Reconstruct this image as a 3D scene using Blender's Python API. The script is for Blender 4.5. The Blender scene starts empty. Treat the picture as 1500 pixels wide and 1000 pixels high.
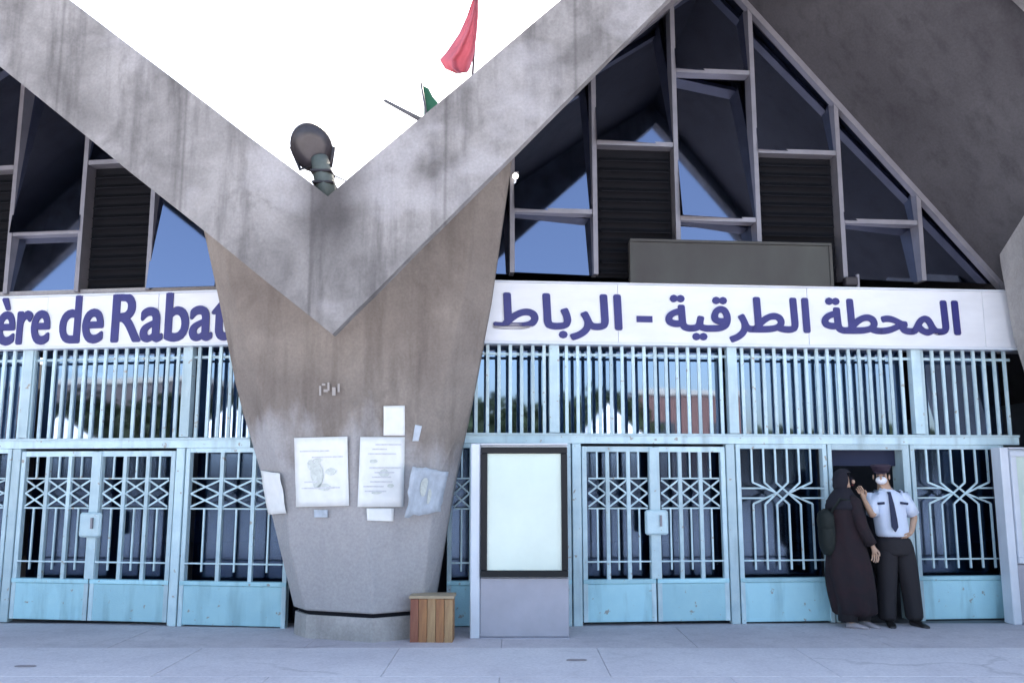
import bpy, bmesh, math, random
from mathutils import Vector, Matrix, noise
random.seed(7)
C = bpy.context.scene
COL = C.collection
R = math.radians

# ------------------------------------------------------------------ camera
TILT = R(8.75); FPX = 1300.0; EYE = Vector((0, 0, 1.6))
cd = bpy.data.cameras.new('camera'); cam = bpy.data.objects.new('camera', cd); COL.objects.link(cam)
cd.lens = FPX / 1500 * 36; cd.sensor_width = 36; cd.clip_end = 600; cd.clip_start = .05
cam.location = EYE; cam.rotation_euler = (R(90) + TILT, 0, 0)
C.camera = cam

# ------------------------------------------------------------------ sky, sun, exposure
SUN_EL, SUN_AZ = 52.0, 14.0          # sun stands behind the station, so its front lies in open shade
w = bpy.data.worlds.new('World'); C.world = w; w.use_nodes = True
nt = w.node_tree; bg = nt.nodes['Background']
sky = nt.nodes.new('ShaderNodeTexSky'); sky.sky_type = 'NISHITA'; sky.sun_disc = False
sky.sun_elevation = R(SUN_EL); sky.sun_rotation = R(SUN_AZ)
sky.air_density = 1.0; sky.dust_density = 3.0; sky.ozone_density = 1.0; sky.altitude = 20
nt.links.new(sky.outputs[0], bg.inputs[0]); bg.inputs[1].default_value = 0.15
sd = bpy.data.lights.new('sun', 'SUN'); sd.energy = 4.0; sd.angle = R(.6); sd.color = (1, .95, .88)
so = bpy.data.objects.new('sun', sd); COL.objects.link(so)
sdir = Vector((math.sin(R(SUN_AZ)) * math.cos(R(SUN_EL)), math.cos(R(SUN_AZ)) * math.cos(R(SUN_EL)), math.sin(R(SUN_EL))))
so.rotation_euler = sdir.to_track_quat('Z', 'Y').to_euler(); so.location = (0, 30, 40)
C.view_settings.view_transform = 'Standard'; C.view_settings.look = 'None'
C.view_settings.gamma = 1; C.view_settings.exposure = 1.95
C.view_settings.use_curve_mapping = False
C.view_settings.use_white_balance = True; C.view_settings.white_balance_temperature = 7000; C.view_settings.white_balance_tint = 10
C.render.engine = 'CYCLES'

# ------------------------------------------------------------------ measuring helpers (photo point -> place in the world)
def ray(px, py):
    u = (px - 750) / FPX; v = (500 - py) / FPX
    return Vector((u, math.cos(TILT) - v * math.sin(TILT), math.sin(TILT) + v * math.cos(TILT)))
def at(px, py, Y):
    d = ray(px, py); return EYE + d * (Y / d.y)
def hit(px, py, p0, n):
    d = ray(px, py); return EYE + d * ((p0 - EYE).dot(n) / d.dot(n))

class Front:
    """a vertical facade plane: s runs along it, z up, out towards the square"""
    def __init__(s, ox, oy, ang):
        s.o = Vector((ox, oy, 0)); s.a = ang
        s.d = Vector((math.cos(ang), math.sin(ang), 0)); s.n = Vector((math.sin(ang), -math.cos(ang), 0))
    def w(s, q, z, out=0): return s.o + s.d * q + s.n * out + Vector((0, 0, z))
    def q(s, px, py, out=0):
        p = hit(px, py, s.o + s.n * out, s.n); return (p - s.o).dot(s.d), p.z
    def s_(s, px, py=450, out=0): return s.q(px, py, out)[0]
    def z_(s, px, py, out=0): return s.q(px, py, out)[1]
FR = Front(-.38, 9.95, R(5.0))
FL = Front(-3.0, 9.95, R(-8.0))

# ------------------------------------------------------------------ materials
def M(name, col, rough=.7, metal=0, spec=.5, noise_amt=0, scale=3, col2=None, bump=0, bscale=30, stretch=(1, 1, 1), emit=None):
    m = bpy.data.materials.new(name); m.use_nodes = True; t = m.node_tree; b = t.nodes['Principled BSDF']
    b.inputs['Base Color'].default_value = (*col, 1); b.inputs['Roughness'].default_value = rough
    b.inputs['Metallic'].default_value = metal; b.inputs['Specular IOR Level'].default_value = spec
    if noise_amt or bump:
        tc = t.nodes.new('ShaderNodeTexCoord'); mp = t.nodes.new('ShaderNodeMapping'); mp.inputs['Scale'].default_value = stretch
        t.links.new(tc.outputs['Object'], mp.inputs[0])
    if noise_amt:
        n = t.nodes.new('ShaderNodeTexNoise'); n.inputs['Scale'].default_value = scale; n.inputs['Detail'].default_value = 8
        n.inputs['Roughness'].default_value = .62
        t.links.new(mp.outputs[0], n.inputs[0])
        r = t.nodes.new('ShaderNodeValToRGB'); r.color_ramp.elements[0].position = .5 - .2 ; r.color_ramp.elements[1].position = .5 + .2
        c2 = col2 or tuple(c * (1 - noise_amt) for c in col)
        r.color_ramp.elements[0].color = (*c2, 1); r.color_ramp.elements[1].color = (*col, 1)
        t.links.new(n.outputs[0], r.inputs[0]); t.links.new(r.outputs[0], b.inputs['Base Color'])
    if bump:
        n2 = t.nodes.new('ShaderNodeTexNoise'); n2.inputs['Scale'].default_value = bscale; n2.inputs['Detail'].default_value = 5
        t.links.new(mp.outputs[0], n2.inputs[0])
        bp = t.nodes.new('ShaderNodeBump'); bp.inputs['Strength'].default_value = bump; bp.inputs['Distance'].default_value = .02
        t.links.new(n2.outputs[0], bp.inputs['Height']); t.links.new(bp.outputs[0], b.inputs['Normal'])
    if emit:
        b.inputs['Emission Color'].default_value = (*emit[0], 1); b.inputs['Emission Strength'].default_value = emit[1]
    return m

def concrete(name, light, dark, stain, streak=.5, blotch=1.1, patches=0.0, patch_col=(.6, .6, .62), lower=None, drip=None, cracks=0, boards=None):
    """board-cast concrete: broad blotches, rain streaks, pale patched areas, fine pores"""
    m = bpy.data.materials.new(name); m.use_nodes = True; t = m.node_tree; b = t.nodes['Principled BSDF']
    N = t.nodes.new; L = t.links.new
    geo = N('ShaderNodeNewGeometry')
    def nz(scale, detail, st=(1, 1, 1), off=0, dist=0):
        mp = N('ShaderNodeMapping'); mp.inputs['Scale'].default_value = st; mp.inputs['Location'].default_value = (off, off * .7, off * .3)
        L(geo.outputs['Position'], mp.inputs[0]); n = N('ShaderNodeTexNoise'); n.inputs['Scale'].default_value = scale
        n.inputs['Detail'].default_value = detail; n.inputs['Roughness'].default_value = .6; n.inputs['Distortion'].default_value = dist
        L(mp.outputs[0], n.inputs[0]); return n.outputs[0]
    def ramp(src, a, b_, c0, c1):
        r = N('ShaderNodeValToRGB'); r.color_ramp.elements[0].position = a; r.color_ramp.elements[1].position = b_
        r.color_ramp.elements[0].color = (*c0, 1) if len(c0) == 3 else c0; r.color_ramp.elements[1].color = (*c1, 1)
        L(src, r.inputs[0]); return r.outputs[0]
    def mix(f, a, b_, mode='MIX'):
        x = N('ShaderNodeMix'); x.data_type = 'RGBA'; x.blend_type = mode
        if hasattr(f, 'links') or not isinstance(f, (int, float)): L(f, x.inputs[0])
        else: x.inputs[0].default_value = f
        L(a, x.inputs[6]); 
        if isinstance(b_, tuple): x.inputs[7].default_value = (*b_, 1)
        else: L(b_, x.inputs[7])
        return x.outputs[2]
    base = ramp(nz(blotch, 9, dist=.4), .36, .64, dark, light)
    s1 = ramp(nz(1.0, 6, (5.0, 5.0, .55), 3), .5, .74, (0, 0, 0), (streak,) * 3)
    c = mix(s1, base, stain)
    s2 = ramp(nz(3.4, 8, (1, 1, .8), 9, .8), .55, .72, (0, 0, 0), (streak * .7,) * 3)
    c = mix(s2, c, tuple((a + b2) / 2 for a, b2 in zip(stain, dark)))
    if patches:
        s3 = ramp(nz(.9, 3, (1, 1, 1.3), 21, .2), .53, .66, (0, 0, 0), (patches,) * 3)
        c = mix(s3, c, patch_col)
    sep = N('ShaderNodeSeparateXYZ'); L(geo.outputs['Position'], sep.inputs[0])
    def mth(op, a, b_):
        x = N('ShaderNodeMath'); x.operation = op
        for i, v in enumerate((a, b_)):
            if isinstance(v, (int, float)): x.inputs[i].default_value = v
            else: L(v, x.inputs[i])
        return x.outputs[0]
    if lower:      # paler tone mixed into the lower part, with a ragged upper edge
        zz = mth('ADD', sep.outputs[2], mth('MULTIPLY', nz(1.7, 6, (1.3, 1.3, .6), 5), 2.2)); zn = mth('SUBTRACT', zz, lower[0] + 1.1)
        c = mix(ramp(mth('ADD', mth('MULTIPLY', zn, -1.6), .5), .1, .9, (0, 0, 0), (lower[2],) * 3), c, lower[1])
    if drip:       # dark run-off stain under the gutter
        ax = mth('ABSOLUTE', mth('SUBTRACT', mth('ADD', sep.outputs[0], mth('MULTIPLY', nz(3, 5, (1, 1, .5), 2), .25)), drip[0] + .125), 0)
        zf = ramp(sep.outputs[2], .0, 1.0, (0, 0, 0), (1, 1, 1))
        k1 = ramp(mth('MULTIPLY', ax, 1 / drip[1]), .2, 1.0, (drip[3],) * 3, (0, 0, 0))
        k2 = ramp(mth('MULTIPLY', mth('SUBTRACT', sep.outputs[2], drip[2]), 1.2), .0, .7, (0, 0, 0), (1, 1, 1))
        c = mix(mth('MULTIPLY', k1, k2), c, stain)
    if cracks:     # hairline cracks and trodden-in spots
        mp = N('ShaderNodeMapping'); L(geo.outputs['Position'], mp.inputs[0])
        ds = N('ShaderNodeTexNoise'); ds.inputs['Scale'].default_value = 1.4; ds.inputs['Detail'].default_value = 5; L(geo.outputs['Position'], ds.inputs[0])
        vm = N('ShaderNodeVectorMath'); vm.operation = 'MULTIPLY_ADD'; L(ds.outputs[1], vm.inputs[0]); vm.inputs[1].default_value = (.9, .9, 0); L(geo.outputs['Position'], vm.inputs[2])
        vo = N('ShaderNodeTexVoronoi'); vo.feature = 'DISTANCE_TO_EDGE'; vo.inputs['Scale'].default_value = .42; L(vm.outputs[0], vo.inputs['Vector'])
        k = ramp(vo.outputs['Distance'], .0, .012, (cracks,) * 3, (0, 0, 0))
        c = mix(mth('MULTIPLY', k, ramp(nz(.7, 3, off=4), .5, .62, (0, 0, 0), (1, 1, 1))), c, tuple(v * .45 for v in stain))
        v2 = N('ShaderNodeTexVoronoi'); v2.inputs['Scale'].default_value = 3.2; L(vm.outputs[0], v2.inputs['Vector'])
        c = mix(ramp(v2.outputs['Distance'], .05, .09, (cracks * .7,) * 3, (0, 0, 0)), c, tuple(v * .7 for v in stain))
    if boards:     # faint joints of the formwork boards, boards = metres between them
        fx = mth('FRACT', mth('DIVIDE', mth('ADD', sep.outputs[0], mth('MULTIPLY', nz(.8, 2, off=8), .02)), boards), 0)
        c = mix(ramp(mth('ABSOLUTE', mth('SUBTRACT', fx, .5), 0), .0, .02, (.45,) * 3, (0, 0, 0)), c, stain)
    fine = ramp(nz(38, 5), .3, .7, (.86, .86, .86), (1.06, 1.06, 1.06))
    c = mix(1.0, c, fine, 'MULTIPLY')
    L(c, b.inputs['Base Color']); b.inputs['Roughness'].default_value = .85; b.inputs['Specular IOR Level'].default_value = .3
    bp = N('ShaderNodeBump'); bp.inputs['Strength'].default_value = .35; bp.inputs['Distance'].default_value = .012
    L(nz(26, 6), bp.inputs['Height']); L(bp.outputs[0], b.inputs['Normal'])
    return m

def glassy(name, tint, through, fac, rough=.015, wav=.0):
    m = bpy.data.materials.new(name); m.use_nodes = True; t = m.node_tree
    for n in list(t.nodes):
        if n.type != 'OUTPUT_MATERIAL': t.nodes.remove(n)
    o = [n for n in t.nodes][0]
    g = t.nodes.new('ShaderNodeBsdfGlossy'); g.inputs['Color'].default_value = (*tint, 1); g.inputs['Roughness'].default_value = rough
    tr = t.nodes.new('ShaderNodeBsdfTransparent'); tr.inputs['Color'].default_value = (*through, 1)
    mx = t.nodes.new('ShaderNodeMixShader')
    lw = t.nodes.new('ShaderNodeLayerWeight'); lw.inputs['Blend'].default_value = .35
    mr = t.nodes.new('ShaderNodeMapRange'); mr.inputs['To Min'].default_value = fac; mr.inputs['To Max'].default_value = min(1, fac + .5)
    t.links.new(lw.outputs['Fresnel'], mr.inputs[0]); t.links.new(mr.outputs[0], mx.inputs[0])
    t.links.new(tr.outputs[0], mx.inputs[1]); t.links.new(g.outputs[0], mx.inputs[2]); t.links.new(mx.outputs[0], o.inputs[0])
    if wav:
        geo = t.nodes.new('ShaderNodeNewGeometry'); n = t.nodes.new('ShaderNodeTexNoise'); n.inputs['Scale'].default_value = 1.3
        t.links.new(geo.outputs['Position'], n.inputs[0]); bp = t.nodes.new('ShaderNodeBump'); bp.inputs['Strength'].default_value = wav
        bp.inputs['Distance'].default_value = .01; t.links.new(n.outputs[0], bp.inputs['Height']); t.links.new(bp.outputs[0], g.inputs['Normal'])
    return m

def paint(name, col, dark, chip, scale=5.0):
    """weathered gloss paint: cloudy fading, grime streaks, rust coming through in flecks; each bar a slightly different tone"""
    m = M(name, col, .48, noise_amt=.3, scale=scale, col2=dark, bump=.15, bscale=60); t = m.node_tree; N = t.nodes.new; L = t.links.new
    b = t.nodes['Principled BSDF']; src = b.inputs['Base Color'].links[0].from_socket
    geo = N('ShaderNodeNewGeometry'); oi = N('ShaderNodeObjectInfo')
    hs = N('ShaderNodeHueSaturation'); mr = N('ShaderNodeMapRange'); mr.inputs['To Min'].default_value = .84; mr.inputs['To Max'].default_value = 1.12
    L(oi.outputs['Random'], mr.inputs[0]); L(mr.outputs[0], hs.inputs['Value']); L(src, hs.inputs['Color'])
    def layer(prev, scale, st, a, b_, c, amt):
        mp = N('ShaderNodeMapping'); mp.inputs['Scale'].default_value = st; L(geo.outputs['Position'], mp.inputs[0])
        n = N('ShaderNodeTexNoise'); n.inputs['Scale'].default_value = scale; n.inputs['Detail'].default_value = 7; L(mp.outputs[0], n.inputs[0])
        r = N('ShaderNodeMapRange'); r.inputs[1].default_value = a; r.inputs[2].default_value = b_; r.inputs[4].default_value = amt; L(n.outputs[0], r.inputs[0])
        x = N('ShaderNodeMix'); x.data_type = 'RGBA'; L(r.outputs[0], x.inputs[0]); L(prev, x.inputs[6]); x.inputs[7].default_value = (*c, 1); return x.outputs[2]
    c = layer(hs.outputs[0], 2.2, (3, 3, .5), .52, .72, tuple(v * .55 for v in dark), .55)
    c = layer(c, 14, (1, 1, 1), .66, .70, chip, .8)
    L(c, b.inputs['Base Color']); return m

MAT = dict(
    fascia=concrete('fascia_concrete', (.29, .282, .28), (.145, .14, .14), (.062, .058, .06), .75, 1.3, .6, (.37, .365, .38), drip=(-1.66, .42, 3.35, .85), boards=1.22),
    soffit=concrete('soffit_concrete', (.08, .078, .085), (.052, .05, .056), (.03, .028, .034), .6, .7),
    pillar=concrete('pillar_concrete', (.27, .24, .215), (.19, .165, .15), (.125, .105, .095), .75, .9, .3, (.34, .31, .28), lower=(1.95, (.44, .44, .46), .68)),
    plinth=concrete('plinth_concrete', (.46, .44, .43), (.32, .31, .30), (.22, .21, .2), .6, 1.6),
    ground=concrete('paving_concrete', (.74, .71, .73), (.64, .61, .64), (.46, .43, .46), .3, .55, cracks=.3),
    step=concrete('threshold_concrete', (.63, .59, .61), (.52, .48, .51), (.36, .33, .35), .4, .8, cracks=.4),
    wall=concrete('render_wall', (.42, .41, .42), (.34, .33, .35), (.25, .24, .25), .4, 1),
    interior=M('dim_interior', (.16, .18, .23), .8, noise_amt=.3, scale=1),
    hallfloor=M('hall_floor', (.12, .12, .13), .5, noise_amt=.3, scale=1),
    blue=paint('turquoise_paint', (.42, .72, .79), (.33, .62, .72), (.30, .26, .22), 2.4),
    bluebar=paint('pale_blue_bar_paint', (.55, .72, .77), (.43, .60, .67), (.30, .25, .20), 6),
    alu=M('aluminium_frame', (.27, .265, .30), .5, .4, noise_amt=.25, scale=4),
    glass=glassy('sky_reflecting_glass', (.52, .61, .84), (.07, .09, .14), .38, .05, .05),
    doorglass=glassy('door_glass', (.46, .60, .84), (.24, .30, .38), .42, .03, .1),
    lowglass=glassy('tinted_door_glass', (.26, .42, .68), (.20, .28, .42), .09, .13, .1),
    louvre=M('dark_louvre', (.011, .012, .016), .9, spec=.1),
    white=M('sign_white', (.74, .77, .82), .35, noise_amt=.12, scale=1.6, stretch=(1, 1, 3)),
    letter=M('purple_blue_letter', (.022, .022, .17), .4, noise_amt=.25, scale=7),
    frame=M('black_frame', (.006, .008, .011), .5, spec=.3),
    board=M('light_panel', (.66, .79, .72), .15, noise_amt=.14, scale=1.2),
    cab=M('cabinet_white', (.66, .72, .80), .4, noise_amt=.12, scale=3),
    cabgrey=M('cabinet_grey', (.42, .42, .48), .55, noise_amt=.2, scale=3),
    oldboard=M('weathered_board', (.055, .060, .055), .7, noise_amt=.45, scale=1.6, col2=(.036, .032, .033), stretch=(1, 1, .5)),
    paper=M('paper', (.82, .84, .83), .8, noise_amt=.1, scale=9),
    paperblue=M('old_paper', (.55, .62, .70), .8, noise_amt=.35, scale=8),
    ink=M('faded_ink', (.68, .73, .69), .8, noise_amt=.3, scale=30),
    wood=M('orange_wood', (.42, .20, .08), .6, noise_amt=.45, scale=5, stretch=(8, 8, .8), col2=(.24, .10, .05), bump=.3),
    wood2=M('tan_wood', (.46, .30, .15), .6, noise_amt=.4, scale=5, stretch=(8, 8, .8), col2=(.30, .16, .08), bump=.3),
    wood3=M('red_wood', (.30, .12, .07), .6, noise_amt=.4, scale=5, stretch=(8, 8, .8), col2=(.2, .06, .04), bump=.3),
    woodtop=M('pale_wood_top', (.46, .36, .24), .6, noise_amt=.3, scale=6),
    lampbody=M('dark_lamp_housing', (.03, .026, .032), .5, noise_amt=.3, scale=8),
    lampglass=M('dusty_lamp_glass', (.05, .045, .055), .35, noise_amt=.5, scale=9),
    stem=M('green_grey_bracket', (.12, .145, .13), .6, noise_amt=.3, scale=9),
    red=M('red_flag_cloth', (.66, .20, .25), .8, noise_amt=.3, scale=6),
    green=M('green_cloth', (.02, .13, .07), .8, noise_amt=.3, scale=8),
    pole=M('dark_pole', (.09, .09, .10), .5),
    roofs=M('roof_top', (.4, .38, .36), .8),
    skin=M('skin', (.42, .25, .17), .55), skin2=M('skin_pale', (.48, .31, .22), .55),
    shirt=M('light_blue_white_shirt', (.62, .70, .84), .8, bump=.25, bscale=14), mask=M('white_face_mask', (.80, .80, .84), .8),
    navy=M('navy_cloth', (.012, .02, .06), .75), black=M('black_trouser_cloth', (.016, .014, .018), .85, bump=.3, bscale=12),
    capm=M('dark_cap', (.03, .018, .035), .7), shoe=M('black_shoe', (.015, .013, .013), .35), paleshoe=M('pale_shoe', (.32, .29, .31), .6),
    robe=M('dark_maroon_robe', (.022, .008, .012), .9, noise_amt=.5, scale=5, col2=(.007, .006, .010), bump=.4, bscale=10),
    scarf=M('dark_headscarf', (.010, .009, .017), .9, bump=.3, bscale=12), bagm=M('dark_green_bag', (.006, .011, .010), .8, bump=.3, bscale=20),
    trim=M('red_trim', (.30, .04, .05), .8),
    tent=M('white_canopy', (.85, .86, .84), .7), tentpole=M('canopy_pole', (.5, .5, .5), .5, .6),
    brick=M('brown_red_render', (.17, .09, .08), .9, noise_amt=.3, scale=.6), brick2=M('dull_brown_render', (.13, .11, .11), .9, noise_amt=.3, scale=.6), cream=M('cream_render', (.42, .40, .36), .9, noise_amt=.2, scale=.5),
    win=M('dark_window', (.03, .04, .05), .2), bark=M('bark', (.10, .075, .055), .9), leaf=M('leaves', (.035, .06, .02), .7, noise_amt=.5, scale=1.5),
    stencil=M('worn_stencil_paint', (.36, .34, .33), .9),
    scrap=M('faded_scrap', (.30, .27, .28), .9),
    print=M('pale_print', (.70, .72, .75), .9, noise_amt=.3, scale=25),
    dot=M('frosted_lamp', (.8, .8, .8), .3, emit=((1, .97, .9), 1.2)),
)

_t = MAT['red'].node_tree; _b = _t.nodes['Principled BSDF']; _tr = _t.nodes.new('ShaderNodeBsdfTranslucent'); _tr.inputs[0].default_value = (.62, .22, .27, 1)
_mx = _t.nodes.new('ShaderNodeMixShader'); _mx.inputs[0].default_value = .35; _o = [n for n in _t.nodes if n.type == 'OUTPUT_MATERIAL'][0]
_t.links.new(_b.outputs[0], _mx.inputs[1]); _t.links.new(_tr.outputs[0], _mx.inputs[2]); _t.links.new(_mx.outputs[0], _o.inputs[0])

# ------------------------------------------------------------------ object helpers
def tag(o, label=None, cat=None, group=None, kind=None):
    if label: o['label'] = label
    if cat: o['category'] = cat
    if group: o['group'] = group
    if kind: o['kind'] = kind
    return o
def empty(name, loc=(0, 0, 0), rz=0, label=None, cat=None, group=None, parent=None):
    o = bpy.data.objects.new(name, None); COL.objects.link(o); o.location = loc; o.rotation_euler = (0, 0, rz); o.empty_display_size = .2
    if parent: adopt(o, parent)
    return tag(o, label, cat, group)
WM = {}
def wmat(o):
    m = Matrix.LocRotScale(o.location, o.rotation_euler, o.scale)
    if o.parent: m = wmat(o.parent) @ o.matrix_parent_inverse @ m
    return m
def adopt(o, parent):
    o.parent = parent; o.matrix_parent_inverse = wmat(parent).inverted()
def link(name, me, mat, parent=None, loc=(0, 0, 0), rot=(0, 0, 0)):
    o = bpy.data.objects.new(name, me); COL.objects.link(o); o.location = loc; o.rotation_euler = rot
    if mat and not me.materials: me.materials.append(mat)
    if parent: adopt(o, parent)
    return o
def bm_mesh(bm, smooth=False):
    me = bpy.data.meshes.new('mesh'); bm.normal_update(); bm.to_mesh(me); bm.free()
    if smooth:
        for p in me.polygons: p.use_smooth = True
    return me
CACHE = {}
def boxmesh(sx, sy, sz, mat, bev=0):
    k = (round(sx, 4), round(sy, 4), round(sz, 4), mat.name, bev)
    if k not in CACHE:
        bm = bmesh.new(); bmesh.ops.create_cube(bm, size=1)
        for v in bm.verts: v.co = Vector((v.co.x * sx, v.co.y * sy, v.co.z * sz))
        if bev: bmesh.ops.bevel(bm, geom=bm.edges[:], offset=bev, segments=1, affect='EDGES')
        me = bm_mesh(bm); me.materials.append(mat); CACHE[k] = me
    return CACHE[k]
def fbox(name, F, q0, q1, z0, z1, o0, o1, mat, parent=None, bev=0):
    """box on a facade: from q0..q1 along, z0..z1 up, o0..o1 outwards"""
    p = F.w((q0 + q1) / 2, (z0 + z1) / 2, (o0 + o1) / 2)
    return link(name, boxmesh(abs(q1 - q0), abs(o1 - o0), abs(z1 - z0), mat, bev), mat, parent, p, (0, 0, F.a))
def bar(name, a, b, wd, dp, mat, parent, F=None, bev=0):
    """straight bar between two world points, width wd seen from the front, depth dp"""
    a = Vector(a); b = Vector(b); z = (b - a); L_ = z.length; z = z.normalized()
    n = F.n.copy() if F else Vector((0, -1, 0))
    x = z.cross(n).normalized(); y = z.cross(x).normalized()
    rot = Matrix((x, y, z)).transposed().to_euler()
    return link(name, boxmesh(wd, dp, L_, mat, bev), mat, parent, (a + b) / 2, rot)
def prism(name, pts, vec, mat, parent=None, smooth=False, bev=0):
    """polygon given as world points, thickened along vec"""
    bm = bmesh.new(); vs = [bm.verts.new(p) for p in pts]; f = bm.faces.new(vs)
    r = bmesh.ops.extrude_face_region(bm, geom=[f]); bmesh.ops.translate(bm, vec=Vector(vec), verts=[g for g in r['geom'] if isinstance(g, bmesh.types.BMVert)])
    bmesh.ops.recalc_face_normals(bm, faces=bm.faces[:])
    if bev: bmesh.ops.bevel(bm, geom=bm.edges[:], offset=bev, segments=2, affect='EDGES')
    c = sum((v.co for v in bm.verts), Vector()) / len(bm.verts)
    for v in bm.verts: v.co -= c
    return link(name, bm_mesh(bm, smooth), mat, parent, c)
def hull(name, rings, mat, parent=None, smooth=False, cap=True, centre=True, vee=False):
    """rings of equal point count joined into a closed skin"""
    bm = bmesh.new(); rr = [[bm.verts.new(p) for p in r] for r in rings]; n = len(rings[0])
    for a, b in zip(rr, rr[1:]):
        for i in range(n): bm.faces.new((a[i], a[(i + 1) % n], b[(i + 1) % n], b[i]))
    if cap: bm.faces.new(rr[0][::-1])
    if cap and not vee: bm.faces.new(rr[-1])
    if vee:      # eight-point ring whose top folds down to a valley in the middle
        l, fl, g_, fr, r_, br, bm_, bl = rr[-1]
        for f in ((l, fl, bl), (fl, g_, bm_, bl), (g_, fr, br, bm_), (fr, r_, br)): bm.faces.new(f)
    bmesh.ops.recalc_face_normals(bm, faces=bm.faces[:])
    c = Vector((0, 0, 0))
    if centre:
        c = sum((v.co for v in bm.verts), Vector()) / len(bm.verts)
        for v in bm.verts: v.co -= c
    return link(name, bm_mesh(bm, smooth), mat, parent, c)
def ring(c, r, axis=Vector((0, 0, 1)), n=16, ry=None, ref=Vector((1, 0, 0))):
    ry = ry or r; axis = Vector(axis).normalized(); ref = Vector(ref)
    if abs(axis.dot(ref)) > .9: ref = Vector((0, 1, 0))
    x = (ref - axis * ref.dot(axis)).normalized(); y = axis.cross(x)
    return [Vector(c) + x * r * math.cos(2 * math.pi * i / n) + y * ry * math.sin(2 * math.pi * i / n) for i in range(n)]
def tube(name, path, rad, mat, parent=None, n=12, smooth=True):
    path = [Vector(p) for p in path]; rings = []
    if not isinstance(rad, (list, tuple)): rad = [rad] * len(path)
    for i, p in enumerate(path):
        a = path[max(0, i - 1)]; b = path[min(len(path) - 1, i + 1)]
        r = rad[i]; rx, ry = r if isinstance(r, tuple) else (r, r)
        rings.append(ring(p, rx, b - a, n, ry))
    return hull(name, rings, mat, parent, smooth)

# ================================================================== THE GROUND
def sheet(name, x0, x1, y0, y1, z, mat, kind='structure', parent=None):
    bm = bmesh.new(); bm.faces.new([bm.verts.new(p) for p in ((x0, y0, z), (x1, y0, z), (x1, y1, z), (x0, y1, z))])
    o = link(name, bm_mesh(bm), mat, parent)
    if kind: o['kind'] = kind
    return o
ground = sheet('ground', -250, 250, -250, 250, 0, MAT['ground'])
# paved apron of big cast slabs in front of the doors, open joints between them
apron = empty('pavement'); apron['kind'] = 'structure'
slabs = []
y = 8.72
for row in range(6):
    x = -9.4 + (.9 if row % 2 else 0)
    k = 0
    while x < 10.5:
        wd = 1.86
        o = link('paving_slab', boxmesh(wd - .004, 1.22 - .004, .03, MAT['ground'] if row > 0 else MAT['step'], .004), None, apron, (x + wd / 2, y - row * 1.22 + .61, .004 + random.uniform(-.0012, .0012)))
        x += wd; k += 1
link('paving_bed', boxmesh(21, 7.4, .012, MAT['step']), None, apron, (.5, 6.2, 0.001))
thr = sheet('threshold', -10, 12, 9.94, 13.0, .012, MAT['step'])

# ================================================================== THE STATION BUILDING
B = empty('station_building', (0, 10, 0), 0, 'concrete bus station with folded zigzag roof, glazed gables and sky blue gates', 'building')

# ---- edge beam (fascia) of the folded roof
YF = 7.9
def fp(x, z, dy=0): return Vector((x, YF + dy, z))
TH = .13
vb = fp(-1.62, 2.88); vt = fp(-1.70, 4.17)
def arm(xb, zb, xt, zt):
    pts = [vb, fp(xb, zb), fp(xt, zt), vt]
    return pts
for pts in (arm(-6.6, 2.88 + .795 * 4.98, -6.6, 4.17 + .77 * 4.9), arm(3.25, 2.88 + 1.045 * 4.87, 3.25, 4.17 + .90 * 4.95)):
    # cut the beam into cast lengths by fine subdivisions so that its edge can wander by a centimetre, like formwork does
    bm = bmesh.new(); n = 26; cols = []
    for i in range(n + 1):
        t = i / n; lo = pts[0].lerp(pts[1], t); hi = pts[3].lerp(pts[2], t); row = []
        for j in range(5):
            p = lo.lerp(hi, j / 4)
            if 0 < i: p = p + Vector((0, 0, .010 * noise.noise(p * 1.7))) * (1 if j in (0, 4) else .4)
            p.y += .007 * noise.noise(p * 1.1)
            row.append(p)
        cols.append(row)
    fv = [[bm.verts.new(p) for p in r_] for r_ in cols]
    bv = [[bm.verts.new(p + Vector((0, TH, 0))) for p in r_] for r_ in cols]
    for i in range(n):
        for j in range(4):
            bm.faces.new((fv[i][j], fv[i + 1][j], fv[i + 1][j + 1], fv[i][j + 1]))
            bm.faces.new((bv[i][j], bv[i][j + 1], bv[i + 1][j + 1], bv[i + 1][j]))
        bm.faces.new((fv[i][0], bv[i][0], bv[i + 1][0], fv[i + 1][0])); bm.faces.new((fv[i][4], fv[i + 1][4], bv[i + 1][4], bv[i][4]))
    for i in (0, n):
        for j in range(4): bm.faces.new((fv[i][j], fv[i][j + 1], bv[i][j + 1], bv[i][j]))
    bmesh.ops.recalc_face_normals(bm, faces=bm.faces[:])
    link('edge_beam', bm_mesh(bm), MAT['fascia'], B)
prism('edge_beam', [fp(3.255, 8.0), fp(7.75, 2.95), fp(7.8, 4.2), fp(3.255, 8.62)], (0, TH, 0), MAT['fascia'], B)
prism('edge_beam', [fp(7.755, 2.95), fp(11.6, 7.6), fp(11.6, 8.3), fp(7.805, 4.2)], (0, TH, 0), MAT['fascia'], B)
prism('edge_beam', [fp(-10.6, 2.9), fp(-6.605, 6.84), fp(-6.605, 7.94), fp(-10.6, 4.2)], (0, TH, 0), MAT['fascia'], B)

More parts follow.
